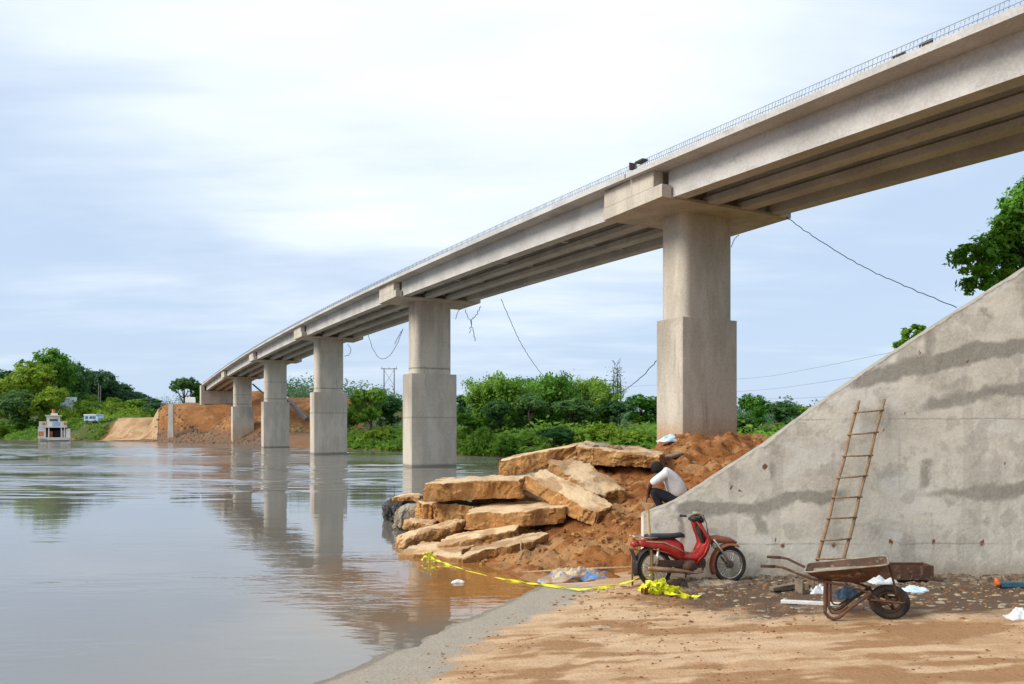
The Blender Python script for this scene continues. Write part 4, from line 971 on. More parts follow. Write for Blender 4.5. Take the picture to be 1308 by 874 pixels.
def man():
    Yc = 15.6; nr, fa = Yc-.17, Yc+.17
    q = lambda px, py, Y: P(px, py, Y)
    foot = P(846, 653, Yc); dz = mound_z(foot.x, Yc)-foot.z
    t = thing('person', foot+Vector((0,0,dz)), 'man in white shirt and dark trousers squatting behind the wall with head bowed', 'person')
    t.scale = (1.05, 1.05, 1.11)
    up = Vector((0,0,dz)) if abs(dz) < .45 else Vector()
    print('MAN dz', dz)
    hip, mid, ch, nk, hd0, hd1 = q(863,634,Yc), q(865,618,Yc), q(856,605,Yc), q(847,598.5,Yc), q(842,596,Yc), q(837.5,598,Yc)
    def side(Y, s):
        return dict(sh=q(850,604,Y), el=q(831.5,616,Y+.02*s), wr=q(829,628,Yc+.07*s), hp=q(863,636,Yc+.1*s), kn=q(833,622,Yc+.14*s), an=q(848,648,Yc+.12*s), to=q(835,651,Yc+.13*s))
    n, f = side(nr, -1), side(fa, 1)
    pts = [hip, mid, ch, nk, hd0, hd1]; E = [(0,1),(1,2),(2,3),(3,4),(4,5)]; rad = [.13,.125,.14,.055,.085,.092]
    for d in (n, f):
        i = len(pts); pts += [d['sh'], d['el'], lerp(d['el'], d['wr'], .5), d['wr']]; rad += [.06,.043,.04,.028]; E += [(2,i),(i,i+1),(i+1,i+2),(i+2,i+3)]
        hb = i+3; dirv = Vector((-.35, 0, -.93)); palm = d['wr']+dirv*.05
        pts.append(palm); rad.append(.03); E.append((hb, i+4))
        for fi, (dy, ln) in enumerate(((-.03,.06),(-.012,.075),(.008,.07),(.026,.055))):
            a = palm+Vector((-.01, dy, -.02)); b = a+dirv*ln*.6; c = b+Vector((.3,0,-.95))*ln*.4
            j = len(pts); pts += [a, b, c]; rad += [.0095,.0085,.007]; E += [(i+4, j),(j,j+1),(j+1,j+2)]
        j = len(pts); a = d['wr']+Vector((.015,.0,-.03)); pts += [a, a+Vector((.04,0,-.03))]; rad += [.011,.008]; E += [(i+4, j),(j,j+1)]
        i = len(pts); pts += [d['hp'], d['kn'], d['an'], d['to']]; rad += [.085,.062,.042,.034]; E += [(0,i),(i,i+1),(i+1,i+2),(i+2,i+3)]
    pts = [p+up for p in pts]; body = skin_mesh('body', pts, E, rad, M['skin'], t, t.location.copy())
    # head details
    m = MB(); c = hd1+up
    # shirt
    sp = [hip+Vector((.01,0,.0)), mid, ch, nk+Vector((.02,0,-.01))]; sr = [(.21,.22),(.225,.22),(.215,.22),.1]; SE = [(0,1),(1,2),(2,3)]
    for d in (n, f):
        i = len(sp); sp += [d['sh'], lerp(d['sh'], d['el'], .55), lerp(d['sh'], d['el'], 1.02)]; sr += [.095,.085,.078]; SE += [(2,i),(i,i+1),(i+1,i+2)]
    skin_mesh('shirt', [p+up for p in sp], SE, sr, M['shirt'], t, t.location.copy())
    tp_ = [hip+Vector((.0,0,-.02))]; tr_ = [.15]; TE = []
    for d in (n, f):
        i = len(tp_); tp_ += [d['hp'], lerp(d['hp'], d['kn'], .5), d['kn'], lerp(d['kn'], d['an'], .5), lerp(d['kn'], d['an'], .96)]; tr_ += [.12,.105,.085,.075,.06]
        TE += [(0,i),(i,i+1),(i+1,i+2),(i+2,i+3),(i+3,i+4)]
    skin_mesh('trousers', [p+up for p in tp_], TE, tr_, M['trouser'], t, t.location.copy())
    m = MB(); c = lerp(hd0, hd1, .72)+up+Vector((.012,0,.022))
    for k in range(1):
        rings = []
        for i in range(9):
            a = R(lerp(4, 176, i/8)); rings.append([c+Vector((.118*math.cos(a), .1*math.sin(a)*math.cos(b), .112*math.sin(a)*math.sin(b)+.0)) for b in [2*math.pi*j/14 for j in range(14)]])
        m.loft(rings)
    m.build('hair', M['hair'], t, t.location, smooth=True)
    for d in (n, f):
        m = MB(); m.tube([d['an']+up+Vector((.07,0,-.035)), d['an']+up+Vector((0,0,-.02)), d['to']+up, d['to']+up+Vector((-.05,0,-.005))], [.035,.048,.042,.02], 10); m.build('shoe', M['black'], t, t.location, smooth=True)
man()

# ------------------------------------------------------------------ foliage
def leaf_mesh(name, pts, size, seed, mat, clump_tone=.35):
    """pts: list of (position, outward, tone); each becomes a small folded leaf blade"""
    rg = random.Random(seed); vs = []; fs = []; tone = []
    for p, o, tn in pts:
        s = size*rg.uniform(.6, 1.35)
        n = (o+Vector((rg.uniform(-1,1), rg.uniform(-1,1), rg.uniform(-.4,1.2)))*.8)
        if n.length < 1e-3: n = Vector((0,0,1))
        n.normalize(); a = n.cross(Vector((rg.uniform(-1,1), rg.uniform(-1,1), rg.uniform(-1,1))))
        if a.length < 1e-3: continue
        a.normalize(); b = n.cross(a); i = len(vs)
        vs += [p-a*s, p-b*s*.45+n*s*.12, p+a*s, p+b*s*.45+n*s*.12]; fs.append((i, i+1, i+2, i+3)); tone.append(clamp(tn+rg.uniform(-.2, .2)))
    me = bpy.data.meshes.new(name); me.from_pydata(vs, [], fs)
    a = me.attributes.new('tone', 'FLOAT', 'FACE'); a.data.foreach_set('value', tone)
    me.materials.append(mat); return me
def crown_pts(lobes, n, seed, clump=.3, per=26):
    rg = random.Random(seed); out = []; wsum = sum(l[1].x*l[1].y+l[1].z*l[1].x for l in lobes)
    for c, r in lobes:
        k = int(n*(r.x*r.y+r.z*r.x)/wsum/per)
        for _ in range(k):
            d = Vector((rg.gauss(0,1), rg.gauss(0,1), rg.gauss(0,1)+.25)).normalized(); rad = rg.uniform(.55, 1.06)
            q = c+Vector((d.x*r.x, d.y*r.y, d.z*r.z))*rad; tn = rg.uniform(.15, .8)
            cs = clump*rg.uniform(.6, 1.3)
            for _ in range(int(per*rg.uniform(.5, 1.4))):
                out.append((q+Vector((rg.gauss(0,1), rg.gauss(0,1), rg.gauss(0,.75)))*cs*min(r.x, r.z)*.55, d, tn))
    return out
def trunk_mesh(name, h, r, lobes, seed, mat):
    rg = random.Random(seed); m = MB()
    pts = [Vector((rg.uniform(-.03,.03)*h*(i/5), rg.uniform(-.03,.03)*h*(i/5), h*i/5-.3)) for i in range(6)]
    m.tube(pts, [lerp(r*1.25, r*.5, i/5) for i in range(6)], 8)
    for c, q in lobes:
        s = pts[rg.choice((2,3,4))]; e = c+Vector((0,0,-q.z*.1)); mid = lerp(s, e, .5)+Vector((0,0,-.05*h))
        m.tube([s, mid, e], [r*.42, r*.3, r*.1], 6)
    o = m.build(name, mat, smooth=True); me = o.data; bpy.data.objects.remove(o); return me
V3 = lambda *a: Vector(a)
KIND = {}
def kind(key, lobes, th, tr, n, leaf, mat, seed, clump=.3, per=26):
    KIND[key] = (leaf_mesh('crown', crown_pts(lobes, n, seed, clump, per), leaf, seed, mat), trunk_mesh('trunk', th, tr, lobes, seed, M['bark']))
# unit trees about 10 m tall
def rl(seed, n, w, z0, z1, rr):
    rg = random.Random(seed); L = []
    for i in range(n):
        a = rg.uniform(0, 6.28); d = w*math.sqrt(rg.random()); z = rg.uniform(z0, z1); k = rg.uniform(.7, 1.25)*rr
        L.append((V3(d*math.cos(a), d*math.sin(a), z), V3(k, k, k*rg.uniform(.6, .85))))
    return L
kind('broad', rl(1, 9, 2.9, 3.6, 8.2, 1.9), 6.5, .28, 11050, 0.227, M['leaf'], 1)
kind('broad2', rl(2, 11, 2.5, 2.6, 8.4, 1.7), 6.5, .25, 11050, 0.216, M['leaf_bright'], 2)
kind('tall', rl(3, 9, 1.5, 3.4, 9.0, 1.35), 8, .22, 9350, 0.205, M['leaf_dark'], 3)
kind('dark', rl(4, 10, 2.6, 3.2, 8.3, 1.8), 6.5, .3, 11050, 0.227, M['leaf_dark'], 4)
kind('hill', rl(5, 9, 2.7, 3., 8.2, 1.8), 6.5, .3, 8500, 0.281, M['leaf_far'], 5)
kind('umbrella', [(V3(x, y, 7.6+.9*math.cos(x*.5)), V3(1.7,1.7,1.1)) for x, y in ((-3.2,0),(-1.6,1.2),(-1.5,-1.3),(0,0),(.4,1.8),(1.7,-1.2),(2.,1.),(3.2,0),(-.2,-1.9))], 7.2, .32, 6500, .22, M['leaf_dark'], 6)
kind('bush', [(V3(x, y, z), V3(2.2,2.2,1.8)) for x, y, z in ((-2.4,0,1.6),(0,.6,2.6),(2.2,-.3,1.9),(.3,-1.4,1.5),(-1.2,1.2,2.3),(3.6,.4,1.2),(-3.9,.3,1.1))], 2., .12, 6000, .26, M['leaf_bright'], 7)
def bamboo():
    rg = random.Random(11); P_ = []; m = MB()
    for i in range(40):
        a = rg.uniform(0, 6.28); d0 = rg.uniform(.1, .9); lean = rg.uniform(.6, 3.2); h = rg.uniform(6.5, 10.); base = V3(d0*math.cos(a), d0*math.sin(a), -.3); pts = []
        for j in range(9):
            t = j/8; pts.append(base+V3(math.cos(a)*lean*t**2.2, math.sin(a)*lean*t**2.2, h*(t-.16*t**4)))
        m.tube(pts, [lerp(.06, .012, j/8) for j in range(9)], 5)
        for _ in range(330):
            t = rg.uniform(.12, 1.)**.8; k = min(7, int(t*8)); p = lerp(pts[k], pts[k+1], t*8-k)
            sp_ = .28+.3*math.sin(t*3)
            P_.append((p+V3(rg.gauss(0,sp_), rg.gauss(0,sp_), rg.gauss(-.1,.3)), V3(math.cos(a), math.sin(a), .3), .25+.4*rg.random()+.1*math.sin(i)))
    o = m.build('trunk', M['bamboo'], smooth=True); me = o.data; bpy.data.objects.remove(o)
    KIND['bamboo'] = (leaf_mesh('crown', P_, .22, 11, M['leaf']), me)
bamboo()
def tree(key, px, Y, top, wpx, label, name='tree', rz=None, zb=None, wn=7., hn=9.6, grp=None):
    x = (px-654)*Y/1000
    z0 = (far_z(x, Y) if zb is None else zb); ztop = H-(top-545)*Y/1000
    sz = max(.5, (ztop-z0+.2))/hn; sx = wpx*Y/1000/wn
    cm, tm = KIND[key]
    t = thing(name, (x, Y, z0-.1), label, 'bush' if name in ('bush', 'shrub') else ('bamboo' if name == 'bamboo_clump' else 'tree'), random.uniform(0, 6.28) if rz is None else rz, grp)
    t.scale = (sx, sx, sz)
    for nm, me in (('crown', cm), ('trunk', tm)):
        o = bpy.data.objects.new(nm, me); COL.objects.link(o); o.parent = t
        if nm == 'crown' and sz < .0: pass
    return t
T = [
 ('bush',26,168,533,66,'bright bushes at the water just left of the ferry','shrub'),
 ('bush',-12,176,530,70,'bank bushes cut by the left edge of the picture','shrub'),
 ('bush',118,178,511,60,'pale green shrubs above the white van','shrub'),
 ('bush',150,182,512,56,'shrubs on the slope above the sandy track','shrub'),
 ('broad2',34,210,470,60,'yellow green crown showing between the two tallest left bank trees','tree'),
 ('broad2',16,176,452,92,'big bright green tree at the left edge above the dark river bank','tree'),
 ('dark',-18,182,460,80,'dark green tree cut by the left edge of the picture','tree'),
 ('broad',58,186,444,74,'tallest green tree on the left bank behind the ferry','tree'),
 ('dark',84,205,460,54,'dark tree just right of the tallest tree on the left bank','tree'),
 ('broad2',52,170,486,56,'yellow green tree directly above the ferry wheelhouse','tree'),
 ('dark',16,168,497,58,'low dark tree hanging over the water left of the ferry','tree'),
 ('hill',112,250,469,58,'bluish hill tree at the top of the slope above the white roof','tree'),
 ('hill',138,258,478,54,'bluish hill tree midway along the descending ridge','tree'),
 ('hill',158,268,488,50,'small bluish ridge tree above the twin poles on the slope','tree'),
 ('hill',178,275,499,48,'lowest bluish tree at the right end of the ridge','tree'),
 ('tall',98,222,478,26,'slim dark tree standing behind the white roof','tree'),
 ('broad2',116,190,499,40,'light green tree to the right of the white roof','tree'),
 ('broad2',143,196,503,40,'light green tree beside the pair of poles on the left slope','tree'),
 ('broad',168,205,510,38,'rounded green tree near the upper end of the sandy track','tree'),
 ('hill',198,250,508,44,'distant low tree left of the concrete slab post','tree'),
 ('umbrella',236,200,482,46,'dark flat-topped tree standing alone on the brown embankment','tree'),
 ('broad',262,205,487,28,'green tree touching the far end of the bridge','tree'),
 ('bush',100,158,533,62,'green bank shrub between the ferry and the white van','shrub'),
 ('bush',134,166,524,50,'bright shrub behind the white van','shrub'),
 ('bush',168,170,521,46,'bright shrub at the left edge of the sandy track','shrub'),
 ('bush',78,170,516,46,'bright shrub just below the white roof','shrub'),
 ('bush',188,190,519,36,'small shrub at the top of the sandy track','shrub'),
 ('tall',372,165,493,14,'small dark tree seen between the third and fourth piers','tree'),
 ('tall',386,170,495,13,'thin tree beside the pole between the third and fourth piers','tree'),
 # between the second and third pier
 ('broad',474,97,494,48,'green tree right of the third pier from the camera','tree'),
 ('dark',500,103,505,44,'dark green tree just left of the second pier','tree'),
 ('broad2',452,104,514,30,'green tree partly hidden by the third pier','tree'),
 ('bush',492,90,545,50,'low bright bush at the water left of the second pier','bush'),
 # thicket between second and nearest pier
 ('tall',592,98,503,24,'small dark tree just right of the second pier','tree'),
 ('bamboo',624,82,475,58,'feathery bamboo clump nearest the second pier','bamboo_clump'),
 ('bamboo',655,80,468,62,'tall bamboo clump whose tip stands highest left in the thicket','bamboo_clump'),
 ('bamboo',692,84,466,68,'tall bamboo clump under the end of the hanging cable','bamboo_clump'),
 ('bamboo',728,86,471,60,'bamboo clump in the middle of the thicket','bamboo_clump'),
 ('bamboo',764,86,473,58,'arching bamboo clump beside the bare spindly tree','bamboo_clump'),
 ('dark',676,76,502,56,'dark shaded tree at the heart of the thicket','tree'),
 ('dark',730,77,508,60,'dark tree above the highest slabs','tree'),
 ('dark',640,76,510,44,'dark tree low in the left part of the thicket','tree'),
 ('broad',818,88,504,56,'rounded green tree just left of the nearest pier','tree'),
 ('dark',788,84,512,44,'dark green tree below the bare spindly tree','tree'),
 ('broad2',604,76,524,44,'light green shrubby tree right of the second pier','tree'),
 ('bush',612,71,545,54,'bright bush at the water right of the second pier','bush'),
 ('bush',652,68,556,50,'bright low bush by the water behind the top slab','bush'),
 ('bush',770,66,541,70,'bright bush left of the nearest pier above the slabs','bush'),
 ('bush',818,64,551,58,'bright bush touching the left side of the nearest pier','bush'),
 ('dark',708,66,545,46,'dark low tree in the shaded gap of the thicket','tree'),
 # right of the nearest pier
 ('broad',962,74,503,40,'round tree immediately right of the nearest pier','tree'),
 ('dark',992,80,513,44,'dark tree in the middle of the gap right of the nearest pier','tree'),
 ('broad',1022,84,517,44,'green tree meeting the slope of the wall','tree'),
 ('dark',950,66,530,36,'dark low tree against the right side of the nearest pier','tree'),
 ('broad2',1060,88,519,44,'green tree mostly hidden behind the wall slope','tree'),
]
for row in T:
    key, px, Y, top, w, lab, nm = row
    hn = {'bush': 4.6, 'bamboo': 9.3}.get(key, 9.8); wn = {'bush': 9.5, 'bamboo': 6.2, 'umbrella': 9.2, 'tall': 4.6}.get(key, 7.6)
    tree(key, px, Y, top, w, lab, nm, wn=wn, hn=hn)
# bare spindly tree
x = (787-654)*.09; z0 = far_z(x, 90); m = MB(); rg = random.Random(5)
t = thing('spindly_tree', (x, 90, z0), 'bare spindly tree poking above the bamboo thicket', 'tree'); o_ = t.location.copy()
top = H-(464-545)*.09
for dx in (-.2, .1, .35):
    m.tube([V3(x+dx, 90, z0-.3), V3(x+dx*1.6, 90, lerp(z0, top, .6)), V3(x+dx*1.2, 90, top-abs(dx)*3)], [.1,.07,.03], 6)
for i in range(46):
    z = lerp(z0+4, top, rg.random()); a = rg.uniform(0, 6.28); l = rg.uniform(.3, .8)
    m.tube([V3(x+rg.uniform(-.2,.4), 90, z), V3(x+l*math.cos(a), 90+l*math.sin(a), z+l*.7)], .025, 4)
m.build('trunk', M['bark'], t, o_)
pp = [(V3(rg.gauss(.05,.5), rg.gauss(0,.5), lerp(3.5, top-z0-.4, rg.random()**1.6)), V3(0,0,1), .3) for _ in range(420)]
o = bpy.data.objects.new('crown', leaf_mesh('crown', pp, .16, 5, M['leaf_dark'])); COL.objects.link(o); o.parent = t
# near tree and shrub behind the wing wall
def near_tree(label, c, lobes, n, leaf, base, seed, name='tree', r=.22):
    t = thing(name, base, label, 'tree' if name == 'tree' else 'shrub'); L = [(Vector(a)-Vector(base), Vector(b)) for a, b in lobes]
    o = bpy.data.objects.new('crown', leaf_mesh('crown', crown_pts(L, n, seed, .3, 34), leaf, seed, M['leaf_near'])); COL.objects.link(o); o.parent = t
    h = max(l[0].z for l in L)*.8; o = bpy.data.objects.new('trunk', trunk_mesh('trunk', h, r, L, seed, M['bark'])); COL.objects.link(o); o.parent = t
Yt = 24.
lob = [(P(1246,330,Yt), V3(.55,.8,.55)), (P(1250,362,Yt), V3(.42,.6,.4)), (P(1272,318,Yt+.4), V3(.7,.9,.6)), (P(1290,300,Yt), V3(.6,.8,.55)), (P(1303,270,Yt-.3), V3(.55,.8,.5)), (P(1280,345,Yt+.5), V3(.6,.8,.5)), (P(1325,255,Yt), V3(.9,1.,.7)), (P(1330,310,Yt+.3), V3(1.,1.1,.8)), (P(1375,270,Yt), V3(1.2,1.2,1.)), (P(1360,340,Yt), V3(1.1,1.2,.9)), (P(1400,225,Yt), V3(1.2,1.2,.9)), (P(1430,300,Yt), V3(1.2,1.2,1.))]
bx = P(1385,0,Yt).x; near_tree('glossy green tree rising over the top right slope of the wall', None, lob, 30000, .095, (bx, Yt, mound_z(bx, Yt)), 21)
Yt = 16.2
lob = [(P(1160,428,Yt), V3(.16,.2,.13)), (P(1172,424,Yt+.1), V3(.16,.2,.13)), (P(1152,437,Yt), V3(.12,.16,.1)), (P(1180,430,Yt), V3(.15,.2,.14)), (P(1142,443,Yt), V3(.09,.12,.06)), (P(1170,445,Yt), V3(.25,.25,.2)), (P(1185,450,Yt), V3(.3,.25,.25))]
bx = P(1172,0,Yt).x; near_tree('small leafy shrub peeping over the middle of the sloping wall', None, lob, 3200, .06, (bx, Yt, mound_z(bx, Yt)), 23, 'shrub', .05)
# undergrowth on the far bank and far treeline
rg = random.Random(17); pp = []
while len(pp) < 52000:
    if rg.random() < .62: x = rg.uniform(-150, 45)
    else: x = rg.uniform(-30, 40)
    d = abs(rg.gauss(0, 9)) + .2; y = interp(BANK, x)+d/.74
    if max(emb_mask(V3(x, y, 0))) > .25: continue
    if -86 < x < -80 and d < 3: continue
    tn = clamp(.5+.5*fr(x*.12, y*.12, 5)); h = (.5+.9*max(0, fr(x*.25, y*.25, 8)+.25))
    z = far_z(x, y)
    for _ in range(12):
        pp.append((V3(x+rg.gauss(0,.5), y+rg.gauss(0,.5), z+abs(rg.gauss(0, .55))*h), V3(0,-.5,.8), tn))
o = bpy.data.objects.new('undergrowth', leaf_mesh('undergrowth', pp, .3, 18, M['leaf_bright'])); COL.objects.link(o); o['kind'] = 'stuff'
pp = []
for _ in range(1700):
    a = rg.uniform(-.72, .72); Y = rg.uniform(250, 420) if a < -.3 else rg.uniform(110, 300); x = a*Y
    if -.47 < a < -.36 and Y < 330: continue
    zb = far_z(x, Y); hh = rg.uniform(3, 8) if a < -.3 else rg.uniform(2.5, 5.)
    tn = rg.random()*.7
    for _ in range(80): pp.append(((lambda a_, r_: V3(x+r_*math.cos(a_), Y+r_*math.sin(a_), zb+hh*(1-(r_/2.6)**2)*rg.uniform(.35, 1)**.6))(rg.uniform(0, 6.28), 2.4*math.sqrt(rg.random())), V3(0,-.5,.8), tn))
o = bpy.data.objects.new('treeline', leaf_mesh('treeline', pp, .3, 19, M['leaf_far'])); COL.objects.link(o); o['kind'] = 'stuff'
# riprap on the landing below the embankment
def pl_rip(rg):
    while 1:
        x = rg.uniform(-62, -33); d = rg.uniform(.1, 5.5); y = interp(BANK, x)+d/.74
        if emb_mask(V3(x, y, 0))[0] > .3: return Vector((x, y, far_z(x, y))), 1
chips('riprap', 900, pl_rip, .07, .26, M['stone'], 31, .7)

# ------------------------------------------------------------------ things on the far bank
def ferry():
    Y = 141.; s = Y/1000; x0 = (70-654)*s
    t = thing('ferry_boat', (x0, Y, 0), 'small weathered white ferry with stacked wheelhouse moored at the left bank', 'ferry', R(29))
    t.scale = (.88, .8, 1.)
    X = lambda zx: (zx/9.343-70)*s; Z = lambda zy: (564-(500+zy/9.343))*s
    def bx(name, a, b, c, d, y0, y1, mat, par=t, bev=.03):
        m = MB(); m.box(((X(a)+X(b))/2, (y0+y1)/2, (Z(c)+Z(d))/2), (abs(X(b)-X(a)), y1-y0, abs(Z(c)-Z(d)))); return m.build(name, mat, par, bevel=bev)
    m = MB(); a, b = X(475), X(842)
    m.loft([[V3(a+.25,-5.4,.05),V3(b-.2,-5.4,.05),V3(b,-5.9,Z(560)),V3(a,-5.9,Z(560))],[V3(a+.1,-4,-.4),V3(b-.1,-4,-.4),V3(b,-4,Z(555)),V3(a,-4,Z(555))],[V3(a+.1,4,-.4),V3(b-.1,4,-.4),V3(b,4.2,Z(555)),V3(a,4.2,Z(555))]])
    m.build('hull', M['boat_white'], t)
    bx('bow_ramp', 575, 832, 552, 585, -6.2, -5.92, M['boat_white'])
    bx('side_bulwark', 470, 545, 430, 553, -4.5, 3, M['boat_white']); bx('side_bulwark', 790, 838, 452, 553, -4.5, 3, M['boat_white'])
    bx('orange_panel', 476, 535, 482, 540, -4.56, -4.51, M['boat_orange'])
    bx('blue_panel', 500, 520, 556, 588, -6.0, -5.93, M['boat_blue'])
    for zx in (552, 590, 735, 772): bx('post', zx-7, zx+7, 432, 553, -4.2, -4.05, M['boat_white'], bev=0)
    bx('cargo', 640, 720, 470, 553, -2, 1, M['boat_dark']); bx('cargo', 575, 632, 480, 553, -3, -1, M['boat_orange']); bx('cargo', 735, 785, 470, 553, -2.6, 0, M['boat_white'])
    bx('back_screen', 545, 790, 432, 553, 2.6, 2.8, M['boat_dark'])
    bx('upper_deck', 470, 800, 425, 438, -4.6, 3.2, M['boat_white'])
    for p, q in ((480, 560), (725, 798)): 
        r_ = bx('railing_panel', p, q, 366, 424, -4.5, -4.42, M['boat_white']); 
        bx('life_ring', p+40, p+70, 378, 408, -4.56, -4.51, M['boat_orange'], r_, 0)
    w = bx('wheelhouse', 565, 718, 306, 424, -3.4, .8, M['boat_white'])
    bx('window', 600, 695, 337, 362, -3.46, -3.405, M['glass'], w, 0); bx('name_board', 632, 735, 378, 422, -3.52, -3.47, M['boat_blue'], w, 0)
    bx('roof', 548, 738, 293, 305, -3.8, 1.2, M['boat_white'])
    bx('roof_hatch', 615, 690, 268, 292, -2.4, -.8, M['boat_white'])
    m = MB(); m.tube([(X(652),-1.6,Z(292)),(X(652),-1.6,Z(200))], .05, 6); m.build('mast', M['boat_dark'], t)
    m = MB(); m.tube([(X(640),-1.6,Z(268)),(X(640),-1.6,Z(222))], [.3,.24], 10); m.build('funnel', M['boat_orange'], t)
ferry()
def van():
    Y = 150.; s = Y/1000; c = P(121, 0, Y); zb = far_z(c.x, Y)-.2; zt = H-(541-545)*s
    hz = max(1.6, zt-zb); t = thing('van', (c.x, Y, zb), 'pale van with white roof parked behind the bank shrubs', 'van', R(-20))
    m = MB(); m.loft([[V3(-1.8,y,z) for y, z in ((-.85,.35),(.85,.35),(.85,hz-.15),(-.85,hz-.15))],[V3(1.2,y,z) for y, z in ((-.85,.35),(.85,.35),(.85,hz-.15),(-.85,hz-.15))],[V3(1.75,y,z) for y, z in ((-.85,.35),(.85,.35),(.8,hz*.55),(-.8,hz*.55))]])
    b = m.build('body', M['boat_blue'], t, bevel=.06)
    m = MB(); m.box((-.3,0,hz-.05), (3.2,1.8,.18)); m.build('roof', M['roof_white'], t, bevel=.06)
    for x_ in (-1.1, 0, .8): m = MB(); m.box((x_,-.86,hz-.55), (.7,.03,.5)); m.build('window', M['glass'], b)
    for x_ in (-1.15, 1.05):
        for y_ in (-.8, .8): MB().ring((x_,y_,.32), (0,1,0), .24, .09, 18, 8).build('wheel', M['rubber'], t, smooth=True)
van()
def house(px0, px1, py0, py1, Y, label, roofmat, wallmat):
    s = Y/1000; c = P((px0+px1)/2, 0, Y); w = (px1-px0)*s; zt = H-(py0-545)*s; ze = H-(py1-545)*s; zb = min(far_z(c.x, Y)-.2, ze-2)
    t = thing('house', (c.x, Y, zb), label, 'house', R(25)); d = w*.9; e = ze-zb; r_ = zt-zb
    m = MB(); m.box((0,0,e/2), (w*.92,d*.92,e)); wl_ = m.build('wall', wallmat, t)
    m = MB(); m.loft([[V3(-w/2,-d/2,e),V3(w/2,-d/2,e),V3(w/2,-d/2,e+.12),V3(-w/2,-d/2,e+.12)],[V3(-w/2,0,r_),V3(w/2,0,r_),V3(w/2,0,r_+.12),V3(-w/2,0,r_+.12)],[V3(-w/2,d/2,e),V3(w/2,d/2,e),V3(w/2,d/2,e+.12),V3(-w/2,d/2,e+.12)]]); m.build('roof', roofmat, t)
    for x_ in (-.25, .25): m = MB(); m.box((x_*w,-d*.465,e*.6), (w*.18,.05,e*.35)); m.build('window', M['glass'], wl_)
house(79, 97, 508, 521, 190, 'house with a white sheet roof half hidden in the left bank trees', M['roof_white'], M['boat_white'])
house(237, 249, 508, 515, 190, 'pale low building on top of the brown embankment', M['boat_white'], M['boat_white'])
def excavator():
    Y = 152.; c = P(229, 0, Y); zb = far_z(c.x, Y); k = .9
    t = thing('excavator', (c.x, Y, zb), 'small yellow excavator standing on top of the brown embankment', 'excavator', R(170)); t.scale = (k,)*3
    for y_ in (-.65, .65):
        m = MB(); q = [(-.9,.0),(.9,.0),(1.05,.2),(.9,.42),(-.9,.42),(-1.05,.2)]; m.loft([[V3(x, y_-.2, z) for x, z in q], [V3(x, y_+.2, z) for x, z in q]]); m.build('track', M['rubber'], t)
    MB().box((-.2,0,.75), (1.7,1.5,.55)).build('body', M['yellow'], t, bevel=.06)
    cb2 = MB().box((.35,.35,1.35), (.8,.7,.8)).build('cab', M['yellow'], t, bevel=.05); MB().box((.4,.0,1.42), (.6,.03,.45)).build('window', M['glass'], cb2)
    MB().tube([(.5,-.3,.9),(1.5,-.3,1.9),(2.3,-.3,1.5)], [.17,.16,.12], 6).build('boom', M['yellow'], t)
    a_ = MB().tube([(2.3,-.3,1.5),(2.45,-.3,.5)], [.13,.09], 6).build('arm', M['yellow'], t)
    m = MB(); q = [(2.3,.55),(2.65,.5),(2.6,.1),(2.25,.05)]; m.loft([[V3(x,-.6,z) for x, z in q],[V3(x,0,z) for x, z in q]]); m.build('bucket', M['rust_dark'], a_)
excavator()
# standing concrete panel on the landing
YP = 131.; a, b = P(214,551,YP), P(221.5,551,YP); zt = H-(516-545)*YP/1000; zb = far_z(a.x, YP)-.5
m = MB(); m.hexa([V3(a.x,YP,zb), V3(b.x,YP,zb), V3(b.x-.1,YP+.6,zb), V3(a.x-.1,YP+.6,zb)], [V3(a.x+.1,YP,zt), V3(b.x-.1,YP,zt), V3(b.x-.15,YP+.6,zt-.1), V3(a.x,YP+.6,zt-.1)])
o = m.build('concrete_panel', M['concrete'], None, (a+b)/2); attr_paint(o, {'stain': lambda v: .1}); tag(o, 'tall pale concrete panel standing at the foot of the brown embankment', 'panel')
# poles
def pole(px, Y, top, base=None, r=.12, label='', arm=0., name='utility_pole'):
    x = (px-654)*Y/1000; zt = H-(top-545)*Y/1000; zb = far_z(x, Y)-.3
    t = thing(name, (x, Y, zb), label, 'pole'); m = MB(); m.tube([(0,0,0),(0,0,zt-zb)], [r, r*.7], 8); m.build('shaft', M['pole'], t, smooth=True)
    if arm: m = MB(); m.box((0,0,zt-zb-.25), (arm,.14,.14)); m.build('crossarm', M['pole'], t)
    return V3(x, Y, zt)
x1, x2 = (490.5-654)*.15, (503.5-654)*.15; zt = H-(470-545)*.15; zb = far_z(x1, 150)-.3
t = thing('pylon', ((x1+x2)/2, 150, zb), 'two-legged power line frame with crossarm left of the second pier', 'pylon'); h = zt-zb; d = (x2-x1)/2
for s in (-1, 1): MB().tube([(d*s,0,0),(d*s,0,h)], [.14,.1], 8).build('leg', M['pole'], t, smooth=True)
MB().box((0,0,h-.2), (d*2+1.2,.14,.14)).build('crossarm', M['pole'], t)
m = MB(); m.tube([(-d,0,h-.4),(d,0,h-3.4)], .035, 5); m.build('brace', M['pole'], t); m = MB(); m.tube([(d,0,h-.4),(-d,0,h-3.4)], .035, 5); m.build('brace', M['pole'], t)
for i in (-1, 0, 1): MB().tube([(i*(d+.4),0,h-.13),(i*(d+.4),0,h+.25)], [.06,.05], 6).build('insulator', M['pole'], t)
pole(445, 170, 499, label='thin pole just right of the third pier', arm=1.2); pole(452.5, 175, 499, label='thin crossarmed pole left of the green tree by the third pier', arm=2.)
pole(378, 150, 494, label='pale pole between the third and fourth piers'); pole(394, 155, 492, label='dark pole close to the left side of the third pier', arm=1.4)
pole(126, 186, 490, label='pale pole with clearer twin trunk on the left slope'); pole(128.5, 186, 493, label='second thin pole of the pair on the left slope', r=.09)
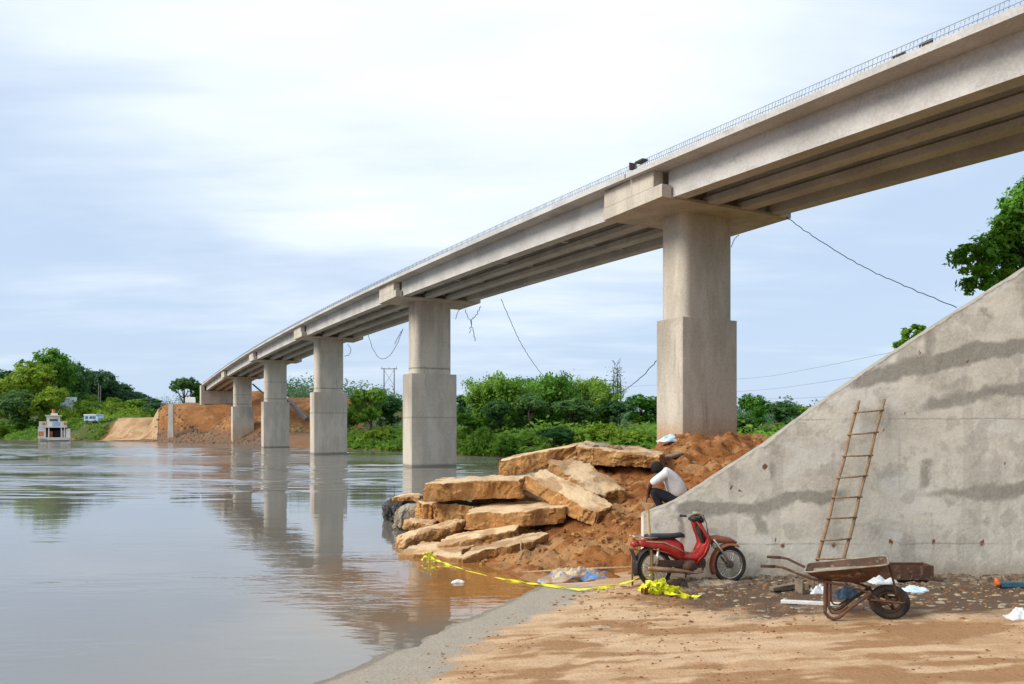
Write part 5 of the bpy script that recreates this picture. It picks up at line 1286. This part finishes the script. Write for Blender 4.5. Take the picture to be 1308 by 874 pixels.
tw = pole(515.5, 160, 506, label='short pale pole touching the left side of the second pier')
# ------------------------------------------------------------------ cables
def cable(pts, label, r=.016, name='cable', w=.0, seed=0):
    fine = []; n = 10
    for i in range(len(pts)-1):
        p0 = pts[max(i-1,0)]; p1, p2 = pts[i], pts[i+1]; p3 = pts[min(i+2, len(pts)-1)]
        for j in range(n):
            t = j/n; q = .5*((2*p1)+(p2-p0)*t+(2*p0-5*p1+4*p2-p3)*t*t+(3*p1-p0-3*p2+p3)*t**3)
            fine.append(q+Vector((nz(len(fine)*.7, seed), 0, nz(seed, len(fine)*.7)))*w)
    fine.append(pts[-1]); m = MB(); m.tube(fine, r, 5); c = fine[len(fine)//2]
    return tag(m.build(name, M['wire'], None, c, smooth=True), label, 'cable')
cable([P(1004,277,27.2), P(1030,296,27), P(1075,325,26.5), P(1115,347,26), P(1160,367,25), P(1222,393,23.5)], 'black cable sagging from the bridge edge down to the wall slope', .013, w=.05, seed=1)
cable([P(640,382,42), P(652,410,43), P(664,436,45), P(676,456,48), P(688,473,52), P(700,486,54), P(722,502,56), P(752,507,54), P(785,504,42), P(812,488,33), P(839,461,28)], 'long cable dropping behind the bamboo and rising to the nearest pier', .016, w=.06, seed=2)
cable([P(470,427,61), P(477,447,61.5), P(486,458,62), P(497,455,62), P(507,440,60), P(514,422,57)], 'looped cable hanging below the deck between third and second piers', .02, w=.08, seed=3)
cable([P(614,391,50.6), P(608,403,50.6), P(602,410,50.6), P(605,425,50.6), P(607,436,50.6)], 'frayed wire dangling from the right end of the second pier cap', .022, w=.14, seed=4)
cable([P(594,396,50.6), P(598,406,50.6), P(602,412,50.6), P(600,426,50.6)], 'short wire tangled beside the frayed wire at the second pier cap', .018, w=.14, seed=5)
cable([P(587,395,50.6), P(584,401,50.6), P(582,408,50.6)], 'tiny wire end against the right side of the second pier', .018, w=.03, seed=6)
cable([P(944,300,28), P(938,306,28), P(934,316,28)], 'short wire hanging at the right of the nearest pier shaft', .012, w=.03, seed=7)
cable([P(444,440,73), P(448,446,73), P(446,453,73), P(440,455,73)], 'small wire loop at the right of the third pier top', .025, w=.05, seed=8)
cable([P(515,420,54), P(509,430,54), P(504,440,54)], 'thin wire hanging under the deck left of the second pier', .022, w=.05, seed=9)
# power lines behind, from the frame to beyond the wall
for i, (ya, yb) in enumerate(((484,446),(500,470),(511,497))):
    a, b = P(948, ya, 110), P(1160, yb, 70)
    cable([P(600, ya+14, 150), P(760, ya+12, 135), a, lerp(a, b, .5)-V3(0,0,.25), b, P(1330, yb-30, 55)], ('highest','middle','lowest')[i]+' thin power line crossing the sky right of the nearest pier', .012, 'power_line')
# inclined beam lying on the embankment
m = MB(); m.tube([P(369,512,122), P(392,536,119)], .4, 6); tag(m.build('chute', M['pole'], None, P(380,524,120)), 'dark inclined pipe on the earth slope between third and fourth piers', 'pipe')
m = MB(); m.tube([P(323,491,122), P(337,503,120)], .14, 6); tag(m.build('pipe', M['pole'], None, P(330,497,121)), 'grey slanting pipe between the fourth and fifth piers', 'pipe')
print('FOLIAGE OK')
